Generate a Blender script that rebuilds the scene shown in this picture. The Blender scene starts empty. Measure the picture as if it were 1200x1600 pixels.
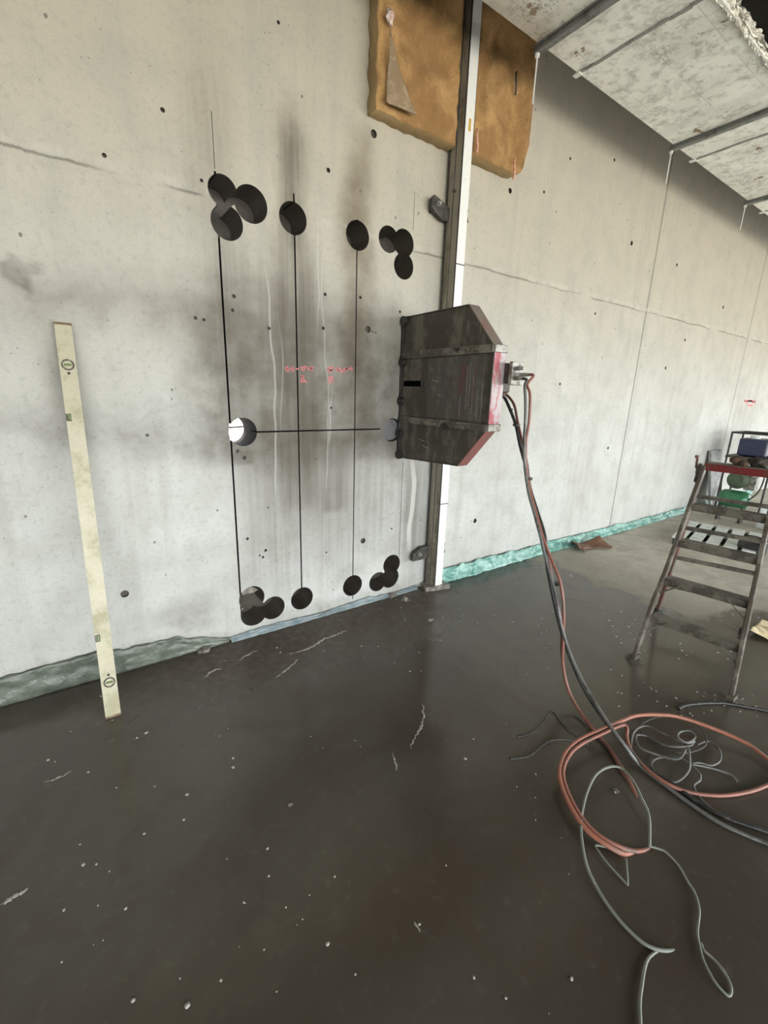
import bpy, bmesh, math, random
from mathutils import Vector, Matrix, noise
random.seed(7)
C = bpy.data.collections.new('scene'); bpy.context.scene.collection.children.link(C)
sc = bpy.context.scene

# ------------------------------------------------------------------ camera
FPX = 688.0
RM = Matrix(((0.8199812, -0.5715937, 0.0301895), (-0.1254424, -0.2309138, -0.9648539), (0.5584756, 0.7873750, -0.2610470)))  # world -> (right, down, forward)
CAM = Vector((0.0, -2.5004, 1.5))
cd = bpy.data.cameras.new('camera'); cam = bpy.data.objects.new('camera', cd); C.objects.link(cam)
cd.sensor_fit = 'VERTICAL'; cd.sensor_height = 36.0; cd.lens = FPX / 1600 * 36; cd.clip_start = 0.02
right, down, fwd = RM[0], RM[1], RM[2]
mw = Matrix((right, -down, -fwd)).transposed().to_4x4(); mw.translation = CAM
cam.matrix_world = mw; sc.camera = cam

# ------------------------------------------------------------------ world, light, exposure
sc.view_settings.view_transform = 'Standard'; sc.view_settings.look = 'None'
sc.view_settings.gamma = 1.0; sc.view_settings.use_curve_mapping = False
sc.view_settings.exposure = 1.68
w = bpy.data.worlds.new('overcast_sky'); sc.world = w; w.use_nodes = True
bg = w.node_tree.nodes['Background']; bg.inputs[0].default_value = (0.93, 0.98, 1.0, 1); bg.inputs[1].default_value = 2.6

sd = bpy.data.lights.new('bounce_sun', 'SUN'); sd.energy = 7.0; sd.angle = 0.03; sd.color = (1.0, 0.95, 0.86)   # high sun from behind the sawn wall: added so yard bounce lights the ceiling
bounce_sun = bpy.data.objects.new('bounce_sun', sd); C.objects.link(bounce_sun); bounce_sun.rotation_euler = Vector((0.25, -0.42, -0.9)).to_track_quat('-Z', 'Y').to_euler()

# ------------------------------------------------------------------ photo measurements -> places on real planes
def ray(px, py):
    v = Vector((px - 600, py - 800, FPX)); return RM.transposed() @ v
def W(px, py, y=0.0):            # on a plane parallel to the wall
    d = ray(px, py); return CAM + d * ((y - CAM.y) / d.y)
def F(px, py, z=0.0):            # on a level plane
    d = ray(px, py); return CAM + d * ((z - CAM.z) / d.z)
def PL(px, py, o, n):
    d = ray(px, py); o = Vector(o); n = Vector(n); return CAM + d * ((o - CAM).dot(n) / d.dot(n))

# ------------------------------------------------------------------ node helpers
class G:
    """tiny expression builder over shader math nodes"""
    def __init__(s, mat): s.nt = mat.node_tree; s.n = s.nt.nodes; s.l = s.nt.links
    def math(s, op, a, b=None, c=None, clamp=False):
        m = s.n.new('ShaderNodeMath'); m.operation = op; m.use_clamp = clamp
        for i, v in enumerate((a, b, c)):
            if v is None: continue
            if isinstance(v, (int, float)): m.inputs[i].default_value = v
            else: s.l.new(v, m.inputs[i])
        return m.outputs[0]
    def add(s, a, b): return s.math('ADD', a, b)
    def sub(s, a, b): return s.math('SUBTRACT', a, b)
    def mul(s, a, b): return s.math('MULTIPLY', a, b)
    def absd(s, a, b): return s.math('ABSOLUTE', s.sub(a, b))
    def sm(s, v, lo, hi, a=0.0, b=1.0):   # smoothstep lo..hi -> a..b
        m = s.n.new('ShaderNodeMapRange'); m.interpolation_type = 'SMOOTHSTEP'
        s.l.new(v, m.inputs[0])
        m.inputs[1].default_value = lo; m.inputs[2].default_value = hi; m.inputs[3].default_value = a; m.inputs[4].default_value = b
        return m.outputs[0]
    def band(s, v, c, half, soft):        # 1 inside |v-c|<half, soft edge
        return s.sm(s.absd(v, c), half - soft, half + soft, 1.0, 0.0)
    def span(s, v, lo, hi, soft):
        return s.band(v, (lo + hi) / 2, (hi - lo) / 2, soft)
    def coord(s, scale=(1, 1, 1), loc=(0, 0, 0)):
        t = s.n.new('ShaderNodeTexCoord'); m = s.n.new('ShaderNodeMapping'); m.inputs['Scale'].default_value = scale; m.inputs['Location'].default_value = loc
        s.l.new(t.outputs['Object'], m.inputs[0]); return m.outputs[0]
    def xyz(s):
        t = s.n.new('ShaderNodeTexCoord'); p = s.n.new('ShaderNodeSeparateXYZ'); s.l.new(t.outputs['Object'], p.inputs[0]); return p.outputs
    def noise(s, scale, detail=4, rough=0.55, vec=None, dist=0.0):
        t = s.n.new('ShaderNodeTexNoise'); t.inputs['Scale'].default_value = scale; t.inputs['Detail'].default_value = detail
        t.inputs['Roughness'].default_value = rough; t.inputs['Distortion'].default_value = dist
        s.l.new(vec if vec is not None else s.coord(), t.inputs['Vector']); return t.outputs['Fac']
    def voro(s, scale, vec=None, feature='F1'):
        t = s.n.new('ShaderNodeTexVoronoi'); t.feature = feature; t.inputs['Scale'].default_value = scale
        s.l.new(vec if vec is not None else s.coord(), t.inputs['Vector']); return t.outputs['Distance'], t.outputs.get('Color')
    def mix(s, f, a, b, blend='MIX'):
        m = s.n.new('ShaderNodeMix'); m.data_type = 'RGBA'; m.blend_type = blend
        if isinstance(f, (int, float)): m.inputs[0].default_value = f
        else: s.l.new(f, m.inputs[0])
        for i, v in ((6, a), (7, b)):
            if isinstance(v, (tuple, list)): m.inputs[i].default_value = (*v[:3], 1)
            else: s.l.new(v, m.inputs[i])
        return m.outputs[2]
    def out(s, color=None, rough=None, height=None, bump=0.3, dist=0.01, metal=None):
        b = s.n['Principled BSDF']
        for k, v in (('Base Color', color), ('Roughness', rough), ('Metallic', metal)):
            if v is None: continue
            if isinstance(v, (tuple, list)): b.inputs[k].default_value = (*v[:3], 1)
            elif isinstance(v, (int, float)): b.inputs[k].default_value = v
            else: s.l.new(v, b.inputs[k])
        if height is not None:
            bn = s.n.new('ShaderNodeBump'); bn.inputs['Strength'].default_value = bump; bn.inputs['Distance'].default_value = dist
            s.l.new(height, bn.inputs['Height']); s.l.new(bn.outputs[0], b.inputs['Normal'])
        return b
MATS = {}
def newmat(name):
    m = bpy.data.materials.new(name); m.use_nodes = True; MATS[name] = m; return m, G(m)
def grimy(name, col, dirt, rough=0.5, metal=0.0, amount=0.5, scale=9, bump=0.2, streak=False, dist=0.003):
    m, g = newmat(name)
    v = g.coord((3, 3, 0.5)) if streak else g.coord()
    n1 = g.noise(scale, 6, 0.65, v); n2 = g.noise(scale * 6, 3)
    f = g.sm(g.add(n1, g.mul(g.sub(n2, 0.5), 0.3)), 0.62 - amount * 0.35, 0.78 - amount * 0.35)
    c = g.mix(f, col, dirt)
    c = g.mix(0.5, c, g.mix(n2, (0.35, 0.35, 0.35), (0.65, 0.65, 0.65)), 'OVERLAY')
    g.out(c, g.sm(n1, 0.3, 0.8, rough * 0.8, min(1, rough * 1.4)), n2, bump, dist, metal)
    return m

def wall_material():
    m, g = newmat('wall_concrete')
    X, Y, Z = g.xyz()
    n_big = g.noise(0.9, 4); n_mid = g.noise(4.5, 6, 0.6); n_fine = g.noise(38, 4, 0.6); n_grain = g.noise(160, 2)
    n_str = g.noise(1.0, 5, 0.6, g.coord((9, 9, 0.55)))          # vertical run marks
    n_str2 = g.noise(1.0, 5, 0.65, g.coord((28, 28, 0.8)))
    base = g.mix(g.sm(n_big, 0.35, 0.65), (0.490, 0.488, 0.450), (0.580, 0.585, 0.550))
    base = g.mix(g.mul(g.sm(Z, 1.0, 2.9), 0.9), base, (0.465, 0.418, 0.325))   # warm ceiling bounce painted into the upper wall
    base = g.mix(g.mul(g.sm(n_mid, 0.42, 0.72), 0.42), base, (0.36, 0.35, 0.31))
    base = g.mix(g.mul(g.sm(n_str, 0.48, 0.72), 0.34), base, (0.34, 0.33, 0.29))
    base = g.mix(g.mul(g.sm(n_fine, 0.48, 0.75), 0.38), base, (0.30, 0.29, 0.25))
    base = g.mix(g.mul(g.sm(n_grain, 0.5, 0.75), 0.34), base, (0.25, 0.24, 0.21))
    # wobble so no stain has a straight edge
    wob = g.mul(g.sub(g.noise(2.2, 4, 0.6), 0.5), 0.5)
    wobx = g.mul(g.sub(g.noise(3.0, 4, 0.6, g.coord((1, 1, 0.5))), 0.5), 0.22)
    Xw = g.add(X, wobx); Zw = g.add(Z, wob)
    grime_shade = (0.105, 0.088, 0.066); brown = (0.150, 0.115, 0.070)
    def st(col, xs, zs, amt, sx=0.06, sz=0.25, tex=None, xx=None):
        nonlocal base
        k = g.mul(g.span(xx if xx is not None else Xw, xs[0], xs[1], sx), g.span(Zw, zs[0], zs[1], sz))
        k = g.mul(k, amt)
        if tex is not None: k = g.mul(k, tex)
        base = g.mix(k, base, col)
    t1 = g.sm(n_str2, 0.25, 0.75, 0.55, 1.0); t2 = g.sm(n_mid, 0.3, 0.7, 0.55, 1.0)
    st(grime_shade, (0.98, 1.26), (0.75, 2.25), 0.90, 0.07, 0.3, t1)         # slurry run under the second core hole
    st(grime_shade, (1.05, 1.17), (2.25, 2.85), 1.0, 0.07, 0.16, t1)
    st(brown, (1.42, 1.63), (1.2, 2.55), 0.75, 0.07, 0.25, t2)
    st(brown, (1.46, 1.60), (2.35, 2.85), 0.8, 0.08, 0.15, t2)
    st(grime_shade, (0.58, 0.82), (1.7, 3.0), 0.32, 0.09, 0.3, t1)
    st(grime_shade, (0.70, 0.98), (1.0, 2.1), 0.45, 0.08, 0.3, t1)
    st(grime_shade, (0.55, 1.95), (1.05, 1.95), 0.80, 0.16, 0.22, t2)        # damp band across the cuts
    st(grime_shade, (0.75, 2.1), (0.3, 1.2), 0.45, 0.12, 0.3, t1)
    st(grime_shade, (1.28, 1.47), (0.75, 1.24), 0.5, 0.02, 0.05, t1, X)
    st(grime_shade, (-0.9, 0.8), (1.78, 1.92), 0.42, 0.3, 0.12, t2)  # soft shadow band painted across the wall left of the cuts
    st(grime_shade, (-0.9, 0.8), (1.20, 1.36), 0.38, 0.3, 0.12, t2)  # lower painted shadow band
    st(grime_shade, (-0.05, 0.10), (1.3, 1.75), 0.35, 0.06, 0.15, t2)  # darker patch on the wall behind the level's upper end
    st(grime_shade, (0.25, 0.62), (0.18, 0.32), 0.45, 0.08, 0.06, t2)
    st(grime_shade, (-0.16, -0.06), (1.86, 1.94), 0.65, 0.02, 0.02, t2, X)
    st(grime_shade, (-0.12, -0.02), (1.94, 1.98), 0.4, 0.02, 0.01, t2, X)
    st(grime_shade, (0.72, 0.84), (1.08, 1.20), 0.7, 0.02, 0.02, t2, X)
    st(grime_shade, (1.95, 2.2), (0.2, 1.0), 0.50, 0.05, 0.2, t1)
    st(grime_shade, (-2, 2.1), (-0.1, 0.10), 0.40, 0.2, 0.05, t2)
    # pale dried drip edges
    for cx, z0, z1, a in ((0.965, 0.9, 2.1, 0.5), (1.30, 0.9, 2.2, 0.35), (1.02, 1.3, 1.8, 0.25), (1.265, 1.9, 2.4, 0.4), (1.35, 1.25, 1.42, 0.8), (2.02, 0.35, 1.0, 0.7)):
        xx = g.add(X, g.mul(g.sub(g.noise(1.3, 2, 0.5, g.coord((0.2, 1, 1.2), (cx * 9, 0, 0))), 0.5), 0.16))
        k = g.mul(g.mul(g.band(xx, cx, 0.004 if cx != 2.02 else 0.02, 0.005), g.span(Z, z0, z1, 0.15)), a)
        base = g.mix(k, base, (0.62, 0.61, 0.57))
    # formwork joints: a thin line with rough lips
    wz = g.mul(g.sub(g.noise(3.5, 5, 0.7), 0.5), 0.05)
    joint = g.mul(g.band(g.add(Z, wz), 2.385, 0.005, 0.006), g.sm(g.noise(2.0, 3), 0.36, 0.52))
    joint = g.mul(joint, g.math('SUBTRACT', 1.0, g.span(X, 0.65, 1.75, 0.03)))
    for jx in (5.0, 7.9):
        joint = g.math('MAXIMUM', joint, g.mul(g.band(X, jx, 0.010, 0.006), 0.9))
    base = g.mix(g.mul(joint, 0.85), base, (0.15, 0.14, 0.115))
    lip = g.mul(g.band(g.add(Z, wz), 2.41, 0.018, 0.014), g.sm(g.noise(7, 4), 0.45, 0.6))
    base = g.mix(g.mul(lip, 0.3), base, (0.62, 0.60, 0.54))
    # pores
    d1, c1 = g.voro(7.5, g.coord((1, 1, 0.75))); pore = g.math('LESS_THAN', g.add(d1, g.mul(n_fine, 0.04)), 0.068)
    d2, c2 = g.voro(26); pore2 = g.mul(g.math('LESS_THAN', d2, 0.09), g.sm(n_mid, 0.5, 0.56))
    base = g.mix(g.mul(pore, 0.75), base, (0.10, 0.095, 0.08)); base = g.mix(g.mul(pore2, 0.6), base, (0.14, 0.13, 0.11))
    h = g.add(g.add(g.mul(n_fine, 0.35), g.mul(n_mid, 0.6)), g.add(g.mul(pore, -0.8), g.mul(joint, -1.2)))
    h = g.add(h, g.mul(lip, 0.6))
    g.out(base, g.sm(n_mid, 0.3, 0.7, 0.75, 0.92), h, 0.35, 0.006)
    return m

def floor_material():
    m, g = newmat('slurry_floor')
    X, Y, Z = g.xyz()
    n1 = g.noise(0.8, 4, 0.55, None, 0.6); n2 = g.noise(3.2, 5, 0.6, None, 0.9); n3 = g.noise(22, 4, 0.6)
    # dry slab towards the right: beyond x ~ 3.5, the edge swings out past x = 4 nearer the camera
    edge = g.add(X, g.mul(g.sm(Y, -1.35, -1.75), -0.6))
    edge = g.add(edge, g.mul(g.sub(n2, 0.5), 0.9))
    dry = g.sm(edge, 3.40, 3.62)
    damp = g.sm(edge, 3.5, 4.6)
    mud = g.mix(g.sm(n1, 0.38, 0.62), (0.058, 0.047, 0.035), (0.080, 0.071, 0.055))
    mud = g.mix(g.mul(g.sm(n2, 0.5, 0.72), 0.55), mud, (0.058, 0.042, 0.030))
    mud = g.mix(g.mul(g.sm(n3, 0.55, 0.8), 0.25), mud, (0.14, 0.13, 0.11))
    con = g.mix(g.sm(n2, 0.35, 0.7), (0.50, 0.465, 0.385), (0.36, 0.33, 0.27))
    con = g.mix(g.mul(g.sm(n3, 0.45, 0.8), 0.35), con, (0.20, 0.18, 0.14))
    con = g.mix(g.sm(damp, 0.0, 1.0, 0.45, 0.0), con, (0.17, 0.155, 0.12))
    col = g.mix(dry, mud, con)
    # thick splattered mud under the cuts: browner and not mirror smooth
    mz = g.mul(g.sm(g.add(Y, g.mul(g.sub(n2, 0.5), 0.7)), -0.75, -0.15), g.sm(X, 2.6, 1.9)); mz = g.mul(mz, g.sm(X, -0.4, 0.5))
    col = g.mix(g.mul(mz, 0.8), col, g.mix(g.sm(n3, 0.35, 0.7), (0.060, 0.043, 0.032), (0.115, 0.090, 0.070)))
    r = g.math('ADD', g.sm(g.noise(1.7, 6, 0.65, None, 1.2), 0.30, 0.72, 0.13, 0.26), g.add(g.mul(dry, 0.62), g.mul(mz, 0.35)))
    rip = g.add(g.mul(g.noise(2.0, 3, 0.5, None, 0.7), 1.0), g.mul(g.noise(9, 4, 0.55), 0.12))
    h = g.add(g.mul(rip, 0.6), g.add(g.mul(g.mul(n3, dry), 0.25), g.mul(g.mul(g.add(n3, g.noise(60, 3)), mz), 0.25)))
    g.out(col, r, h, 0.35, 0.02)
    return m

wall_m = wall_material(); floor_m = floor_material()
def hole_mat():
    m, g = newmat('wet_cut_concrete')
    n = g.noise(30, 4); n2 = g.noise(1, 4, 0.6, g.coord((90, 6, 90)))
    c = g.mix(n, (0.052, 0.042, 0.032), (0.10, 0.085, 0.068)); c = g.mix(g.mul(g.sm(n2, .5, .7), .5), c, (0.14, 0.125, 0.10))
    g.out(c, 0.35, n2, 0.3, 0.003); return m
hole_m = hole_mat()
def deep_mat():
    m, g = newmat('hole_shade_concrete'); n = g.noise(40, 3); b = g.out(g.mix(n, (0.006, 0.005, 0.004), (0.018, 0.015, 0.012)), 0.9); b.inputs['Specular IOR Level'].default_value = 0.1; return m  # near-black albedo stands in for shade inside the through hole
deep_m = deep_mat()
def kerf_mat():
    m, g = newmat('wet_kerf'); n = g.noise(60, 2); g.out(g.mix(n, (0.018, 0.016, 0.013), (0.04, 0.036, 0.03)), 0.6); return m
kerf_m = kerf_mat()

# ------------------------------------------------------------------ mesh helpers
def obj(name, bm, m, parent=None, smooth=False, bevel=0.0, seg=2, angle=35):
    me = bpy.data.meshes.new(name)
    if smooth:
        for f in bm.faces: f.smooth = True
    bm.to_mesh(me); bm.free()
    o = bpy.data.objects.new(name, me); C.objects.link(o)
    for mm in (m if isinstance(m, (list, tuple)) else [m]): me.materials.append(mm)
    if parent: o.parent = parent; o.matrix_parent_inverse = Matrix.Translation(-parent.location) if parent.type == 'EMPTY' else Matrix()
    if bevel:
        b = o.modifiers.new('bevel', 'BEVEL'); b.width = bevel; b.segments = seg; b.limit_method = 'ANGLE'; b.angle_limit = math.radians(angle)
    return o
def tag(o, label, cat, group=None):
    o['label'] = label; o['category'] = cat
    if group: o['group'] = group
    return o
def thing(name, label, cat, loc=(0, 0, 0), group=None):
    o = bpy.data.objects.new(name, None); C.objects.link(o); o.location = loc; o.empty_display_size = 0.1
    return tag(o, label, cat, group)
def struct(name, bm, m, parent=None, **k):
    o = obj(name, bm, m, parent, **k)
    if not parent: o['kind'] = 'structure'
    return o
def B(): return bmesh.new()
def box(bm, lo, hi, mat=None, mi=0):
    x0, y0, z0 = lo; x1, y1, z1 = hi
    vs = [Vector(p) for p in ((x0,y0,z0),(x1,y0,z0),(x1,y1,z0),(x0,y1,z0),(x0,y0,z1),(x1,y0,z1),(x1,y1,z1),(x0,y1,z1))]
    if mat is not None: vs = [mat @ v for v in vs]
    v = [bm.verts.new(p) for p in vs]
    for f in ((0,3,2,1),(4,5,6,7),(0,1,5,4),(1,2,6,5),(2,3,7,6),(3,0,4,7)):
        bm.faces.new([v[i] for i in f]).material_index = mi
    return bm
def frame_from(d):
    d = d.normalized(); a = Vector((0, 0, 1)) if abs(d.z) < 0.9 else Vector((1, 0, 0))
    u = d.cross(a).normalized(); return u, d.cross(u).normalized()
def bar(bm, p, q, w, h, up=Vector((0, 0, 1)), mi=0):    # rectangular bar from p to q; w across, h along 'up'
    p = Vector(p); q = Vector(q); d = (q - p).normalized(); s = d.cross(up).normalized(); t = s.cross(d).normalized()
    v = [bm.verts.new(c + s * a * w / 2 + t * b * h / 2) for c in (p, q) for a, b in ((-1,-1),(1,-1),(1,1),(-1,1))]
    for f in ((3,2,1,0),(4,5,6,7),(0,1,5,4),(1,2,6,5),(2,3,7,6),(3,0,4,7)): bm.faces.new([v[i] for i in f]).material_index = mi
    return bm
def prism(bm, pts, ext):       # polygon extruded by vector
    ext = Vector(ext); a = [bm.verts.new(Vector(p)) for p in pts]; b = [bm.verts.new(Vector(p) + ext) for p in pts]; n = len(pts)
    bm.faces.new(a[::-1]); bm.faces.new(b)
    for i in range(n): bm.faces.new((a[i], a[(i+1) % n], b[(i+1) % n], b[i]))
    bmesh.ops.recalc_face_normals(bm, faces=bm.faces); return bm
def cyl(bm, p, q, r, r2=None, n=20, mi=0):
    p = Vector(p); q = Vector(q); r2 = r if r2 is None else r2; u, v = frame_from(q - p)
    A = [bm.verts.new(p + (u * math.cos(2*math.pi*i/n) + v * math.sin(2*math.pi*i/n)) * r) for i in range(n)]
    Bq = [bm.verts.new(q + (u * math.cos(2*math.pi*i/n) + v * math.sin(2*math.pi*i/n)) * r2) for i in range(n)]
    fs = [bm.faces.new(A[::-1]), bm.faces.new(Bq)]
    for i in range(n): fs.append(bm.faces.new((A[i], A[(i+1) % n], Bq[(i+1) % n], Bq[i])))
    for f in fs: f.material_index = mi
    bmesh.ops.recalc_face_normals(bm, faces=fs)
    return bm
def lathe(bm, p, axis, prof, n=24):   # prof: (distance along axis, radius)
    p = Vector(p); axis = Vector(axis).normalized(); u, v = frame_from(axis); rings = []
    for t, r in prof: rings.append([bm.verts.new(p + axis * t + (u * math.cos(2*math.pi*i/n) + v * math.sin(2*math.pi*i/n)) * max(r, 1e-4)) for i in range(n)])
    for a, b in zip(rings, rings[1:]):
        for i in range(n): bm.faces.new((a[i], a[(i+1) % n], b[(i+1) % n], b[i]))
    bm.faces.new(rings[0][::-1]); bm.faces.new(rings[-1]); bmesh.ops.recalc_face_normals(bm, faces=bm.faces); return bm
def spline(pts, sub=6):
    P = [Vector(p) for p in pts]; out = []
    for i in range(len(P) - 1):
        a = P[max(i-1, 0)]; b = P[i]; c = P[i+1]; d = P[min(i+2, len(P)-1)]
        for k in range(sub):
            t = k / sub; out.append(0.5 * ((2*b) + (c - a)*t + (2*a - 5*b + 4*c - d)*t*t + (3*b - a - 3*c + d)*t**3))
    out.append(P[-1]); return out
def tube(bm, pts, r, n=8, sub=6, smooth=True):
    P = spline(pts, sub) if sub else [Vector(p) for p in pts]
    P = [p for i, p in enumerate(P) if i == 0 or (p - P[i-1]).length > 1e-5]
    T = [(P[min(i+1, len(P)-1)] - P[max(i-1, 0)]).normalized() for i in range(len(P))]
    u, v = frame_from(T[0]); rings = []
    for i, (p, t) in enumerate(zip(P, T)):
        u = (u - t * u.dot(t)).normalized(); v = t.cross(u)
        rr = r(i / (len(P)-1)) if callable(r) else r
        rings.append([bm.verts.new(p + (u * math.cos(2*math.pi*k/n) + v * math.sin(2*math.pi*k/n)) * rr) for k in range(n)])
    for a, b in zip(rings, rings[1:]):
        for k in range(n):
            f = bm.faces.new((a[k], a[(k+1) % n], b[(k+1) % n], b[k])); f.smooth = smooth
    bm.faces.new(rings[0][::-1]); bm.faces.new(rings[-1]); return bm
def blob(bm, c, r, seed=0, rough=0.35, sub=2, freq=1.5):
    c = Vector(c); r = Vector(r) if not isinstance(r, (int, float)) else Vector((r, r, r))
    ret = bmesh.ops.create_icosphere(bm, subdivisions=sub, radius=1.0)
    for v in ret['verts']:
        k = 1 + rough * noise.noise(v.co * freq + Vector((seed * 3.7, seed * 1.3, 0)))
        v.co = c + Vector((v.co.x * r.x, v.co.y * r.y, v.co.z * r.z)) * k
    return bm
def sheet(bm, nu, nv, fn):
    g = [[bm.verts.new(fn(i / nu, j / nv)) for j in range(nv + 1)] for i in range(nu + 1)]
    for i in range(nu):
        for j in range(nv): bm.faces.new((g[i][j], g[i+1][j], g[i+1][j+1], g[i][j+1])).smooth = True
    return bm
def solid(o, t, off=0.0):
    s = o.modifiers.new('solid', 'SOLIDIFY'); s.thickness = t; s.offset = off; return o

# ------------------------------------------------------------------ materials for the things
alu = grimy('dusty_aluminium', (0.34, 0.33, 0.30), (0.15, 0.135, 0.11), 0.45, 0.3, 0.45, 25)
rail_shade_m = grimy('rail_metal_shade', (0.24, 0.215, 0.17), (0.13, 0.11, 0.08), 0.45, 0.2, 0.35, 5, streak=True)  # darker copy of the rail metal: shade on the left flank painted in
rail_lit_m = grimy('rail_metal_lit', (0.80, 0.80, 0.76), (0.45, 0.43, 0.38), 0.4, 0.1, 0.05, 14, streak=True)  # brighter copy of the rail metal: light on the front painted in
dark_m = grimy('dark_steel', (0.05, 0.047, 0.042), (0.10, 0.09, 0.075), 0.5, 0.4, 0.5, 20)
guard_m = grimy('guard_wet_steel', (0.062, 0.054, 0.042), (0.135, 0.122, 0.098), 0.36, 0.2, 0.42, 3, 0.1, True)
guard_center_m = grimy('guard_centre_steel', (0.088, 0.078, 0.070), (0.13, 0.12, 0.105), 0.36, 0.2, 0.35, 4, 0.1, True)
bar_m = grimy('guard_bar_metal', (0.10, 0.09, 0.072), (0.24, 0.22, 0.18), 0.4, 0.3, 0.5, 9)
edge_m = grimy('guard_edge_paint', (0.36, 0.32, 0.32), (0.33, 0.07, 0.085), 0.4, 0.15, 0.52, 7, streak=True)
slope_m = grimy('guard_slope_paint', (0.19, 0.155, 0.13), (0.22, 0.13, 0.11), 0.45, 0.1, 0.4, 8)
slope2_m = grimy('guard_lower_slope_paint', (0.32, 0.125, 0.11), (0.22, 0.14, 0.12), 0.45, 0.1, 0.4, 8)
black_m = grimy('black_rubber', (0.018, 0.018, 0.017), (0.07, 0.065, 0.055), 0.45, 0, 0.3, 30)
red_hose_m = grimy('red_brown_hose', (0.26, 0.10, 0.07), (0.15, 0.095, 0.075), 0.38, 0, 0.35, 18)
orange_hose_m = grimy('orange_hose', (0.33, 0.125, 0.08), (0.22, 0.115, 0.085), 0.38, 0, 0.3, 14)
gray_hose_m = grimy('grey_hose', (0.13, 0.13, 0.12), (0.05, 0.048, 0.04), 0.35, 0, 0.4, 10)
def clear_mat():
    m, g = newmat('clear_tube'); b = g.out((0.40, 0.42, 0.36), 0.12); b.inputs['Transmission Weight'].default_value = 0.55; b.inputs['IOR'].default_value = 1.35; return m
clear_m = clear_mat()
ladder_m = grimy('muddy_ladder_metal', (0.20, 0.18, 0.15), (0.085, 0.068, 0.05), 0.5, 0.2, 0.7, 9)
tread_m = grimy('muddy_tread', (0.16, 0.145, 0.115), (0.075, 0.064, 0.05), 0.55, 0.2, 0.55, 9)
red_m = grimy('red_painted_metal', (0.17, 0.018, 0.018), (0.11, 0.06, 0.05), 0.45, 0.1, 0.35, 12)
rust_m = grimy('rusty_red_stile', (0.17, 0.055, 0.04), (0.09, 0.065, 0.05), 0.5, 0.1, 0.5, 10)
level_m = grimy('spirit_level_paint', (0.47, 0.43, 0.31), (0.36, 0.33, 0.21), 0.42, 0.05, 0.4, 9, 0.15)
vial_m, g_ = newmat('green_vial'); g_.out((0.16, 0.22, 0.09), 0.15)
ring_m = grimy('vial_ring', (0.07, 0.065, 0.05), (0.25, 0.23, 0.18), 0.4, 0.2, 0.4, 60)
brown_edge_m = grimy('level_end_cap', (0.16, 0.09, 0.045), (0.25, 0.2, 0.14), 0.6, 0, 0.4, 30)
def wool_mat(name, a, b, c):
    m, g = newmat(name)
    n1 = g.noise(5.5, 5, 0.58, None, 0.4); n2 = g.noise(60, 4, 0.7); n3 = g.noise(1, 5, 0.7, g.coord((40, 40, 120)))
    col = g.mix(g.sm(n1, 0.35, 0.68), a, b); col = g.mix(g.mul(g.sm(n2, 0.45, 0.75), 0.5), col, c)
    g.out(col, 0.95, g.add(n2, g.mul(n3, 0.6)), 0.6, 0.012); return m
wool_m = wool_mat('brown_mineral_wool', (0.30, 0.165, 0.06), (0.50, 0.30, 0.12), (0.20, 0.11, 0.04))
wool_side_m = wool_mat('mineral_wool_side', (0.27, 0.18, 0.08), (0.34, 0.24, 0.115), (0.17, 0.11, 0.05))
def film_mat(name, col, col2, tr=0.25, rough=0.16):
    m, g = newmat(name); n = g.noise(7, 5, 0.6, None, 0.8)
    b = g.out(g.mix(g.sm(n, 0.35, 0.65), col, col2), rough, g.noise(18, 5, 0.6, None, 1.2), 0.6, 0.01)
    b.inputs['Transmission Weight'].default_value = tr; return m
film_green = film_mat('green_plastic_film', (0.13, 0.34, 0.28), (0.42, 0.66, 0.58), 0.2, 0.10)
film_dark = film_mat('dull_green_plastic_film', (0.085, 0.098, 0.075), (0.15, 0.165, 0.13), 0.1, 0.25)
film_blue = film_mat('pale_blue_plastic_film', (0.22, 0.28, 0.30), (0.36, 0.41, 0.42), 0.1, 0.25)
pink_m, g_ = newmat('pink_marking'); g_.out(g_.mix(g_.noise(60, 3), (0.75, 0.16, 0.20), (0.60, 0.28, 0.27)), 0.8)
rubble_m = grimy('wet_rubble', (0.16, 0.14, 0.115), (0.30, 0.28, 0.24), 0.3, 0, 0.4, 25, 0.5)
foam_m, g_ = newmat('slurry_foam'); g_.out(g_.mix(g_.noise(40, 2), (0.22, 0.205, 0.17), (0.42, 0.40, 0.35)), 0.35)
rust_sheet_m = grimy('brown_scrap', (0.14, 0.07, 0.04), (0.22, 0.13, 0.08), 0.5, 0, 0.4, 12)
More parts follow.
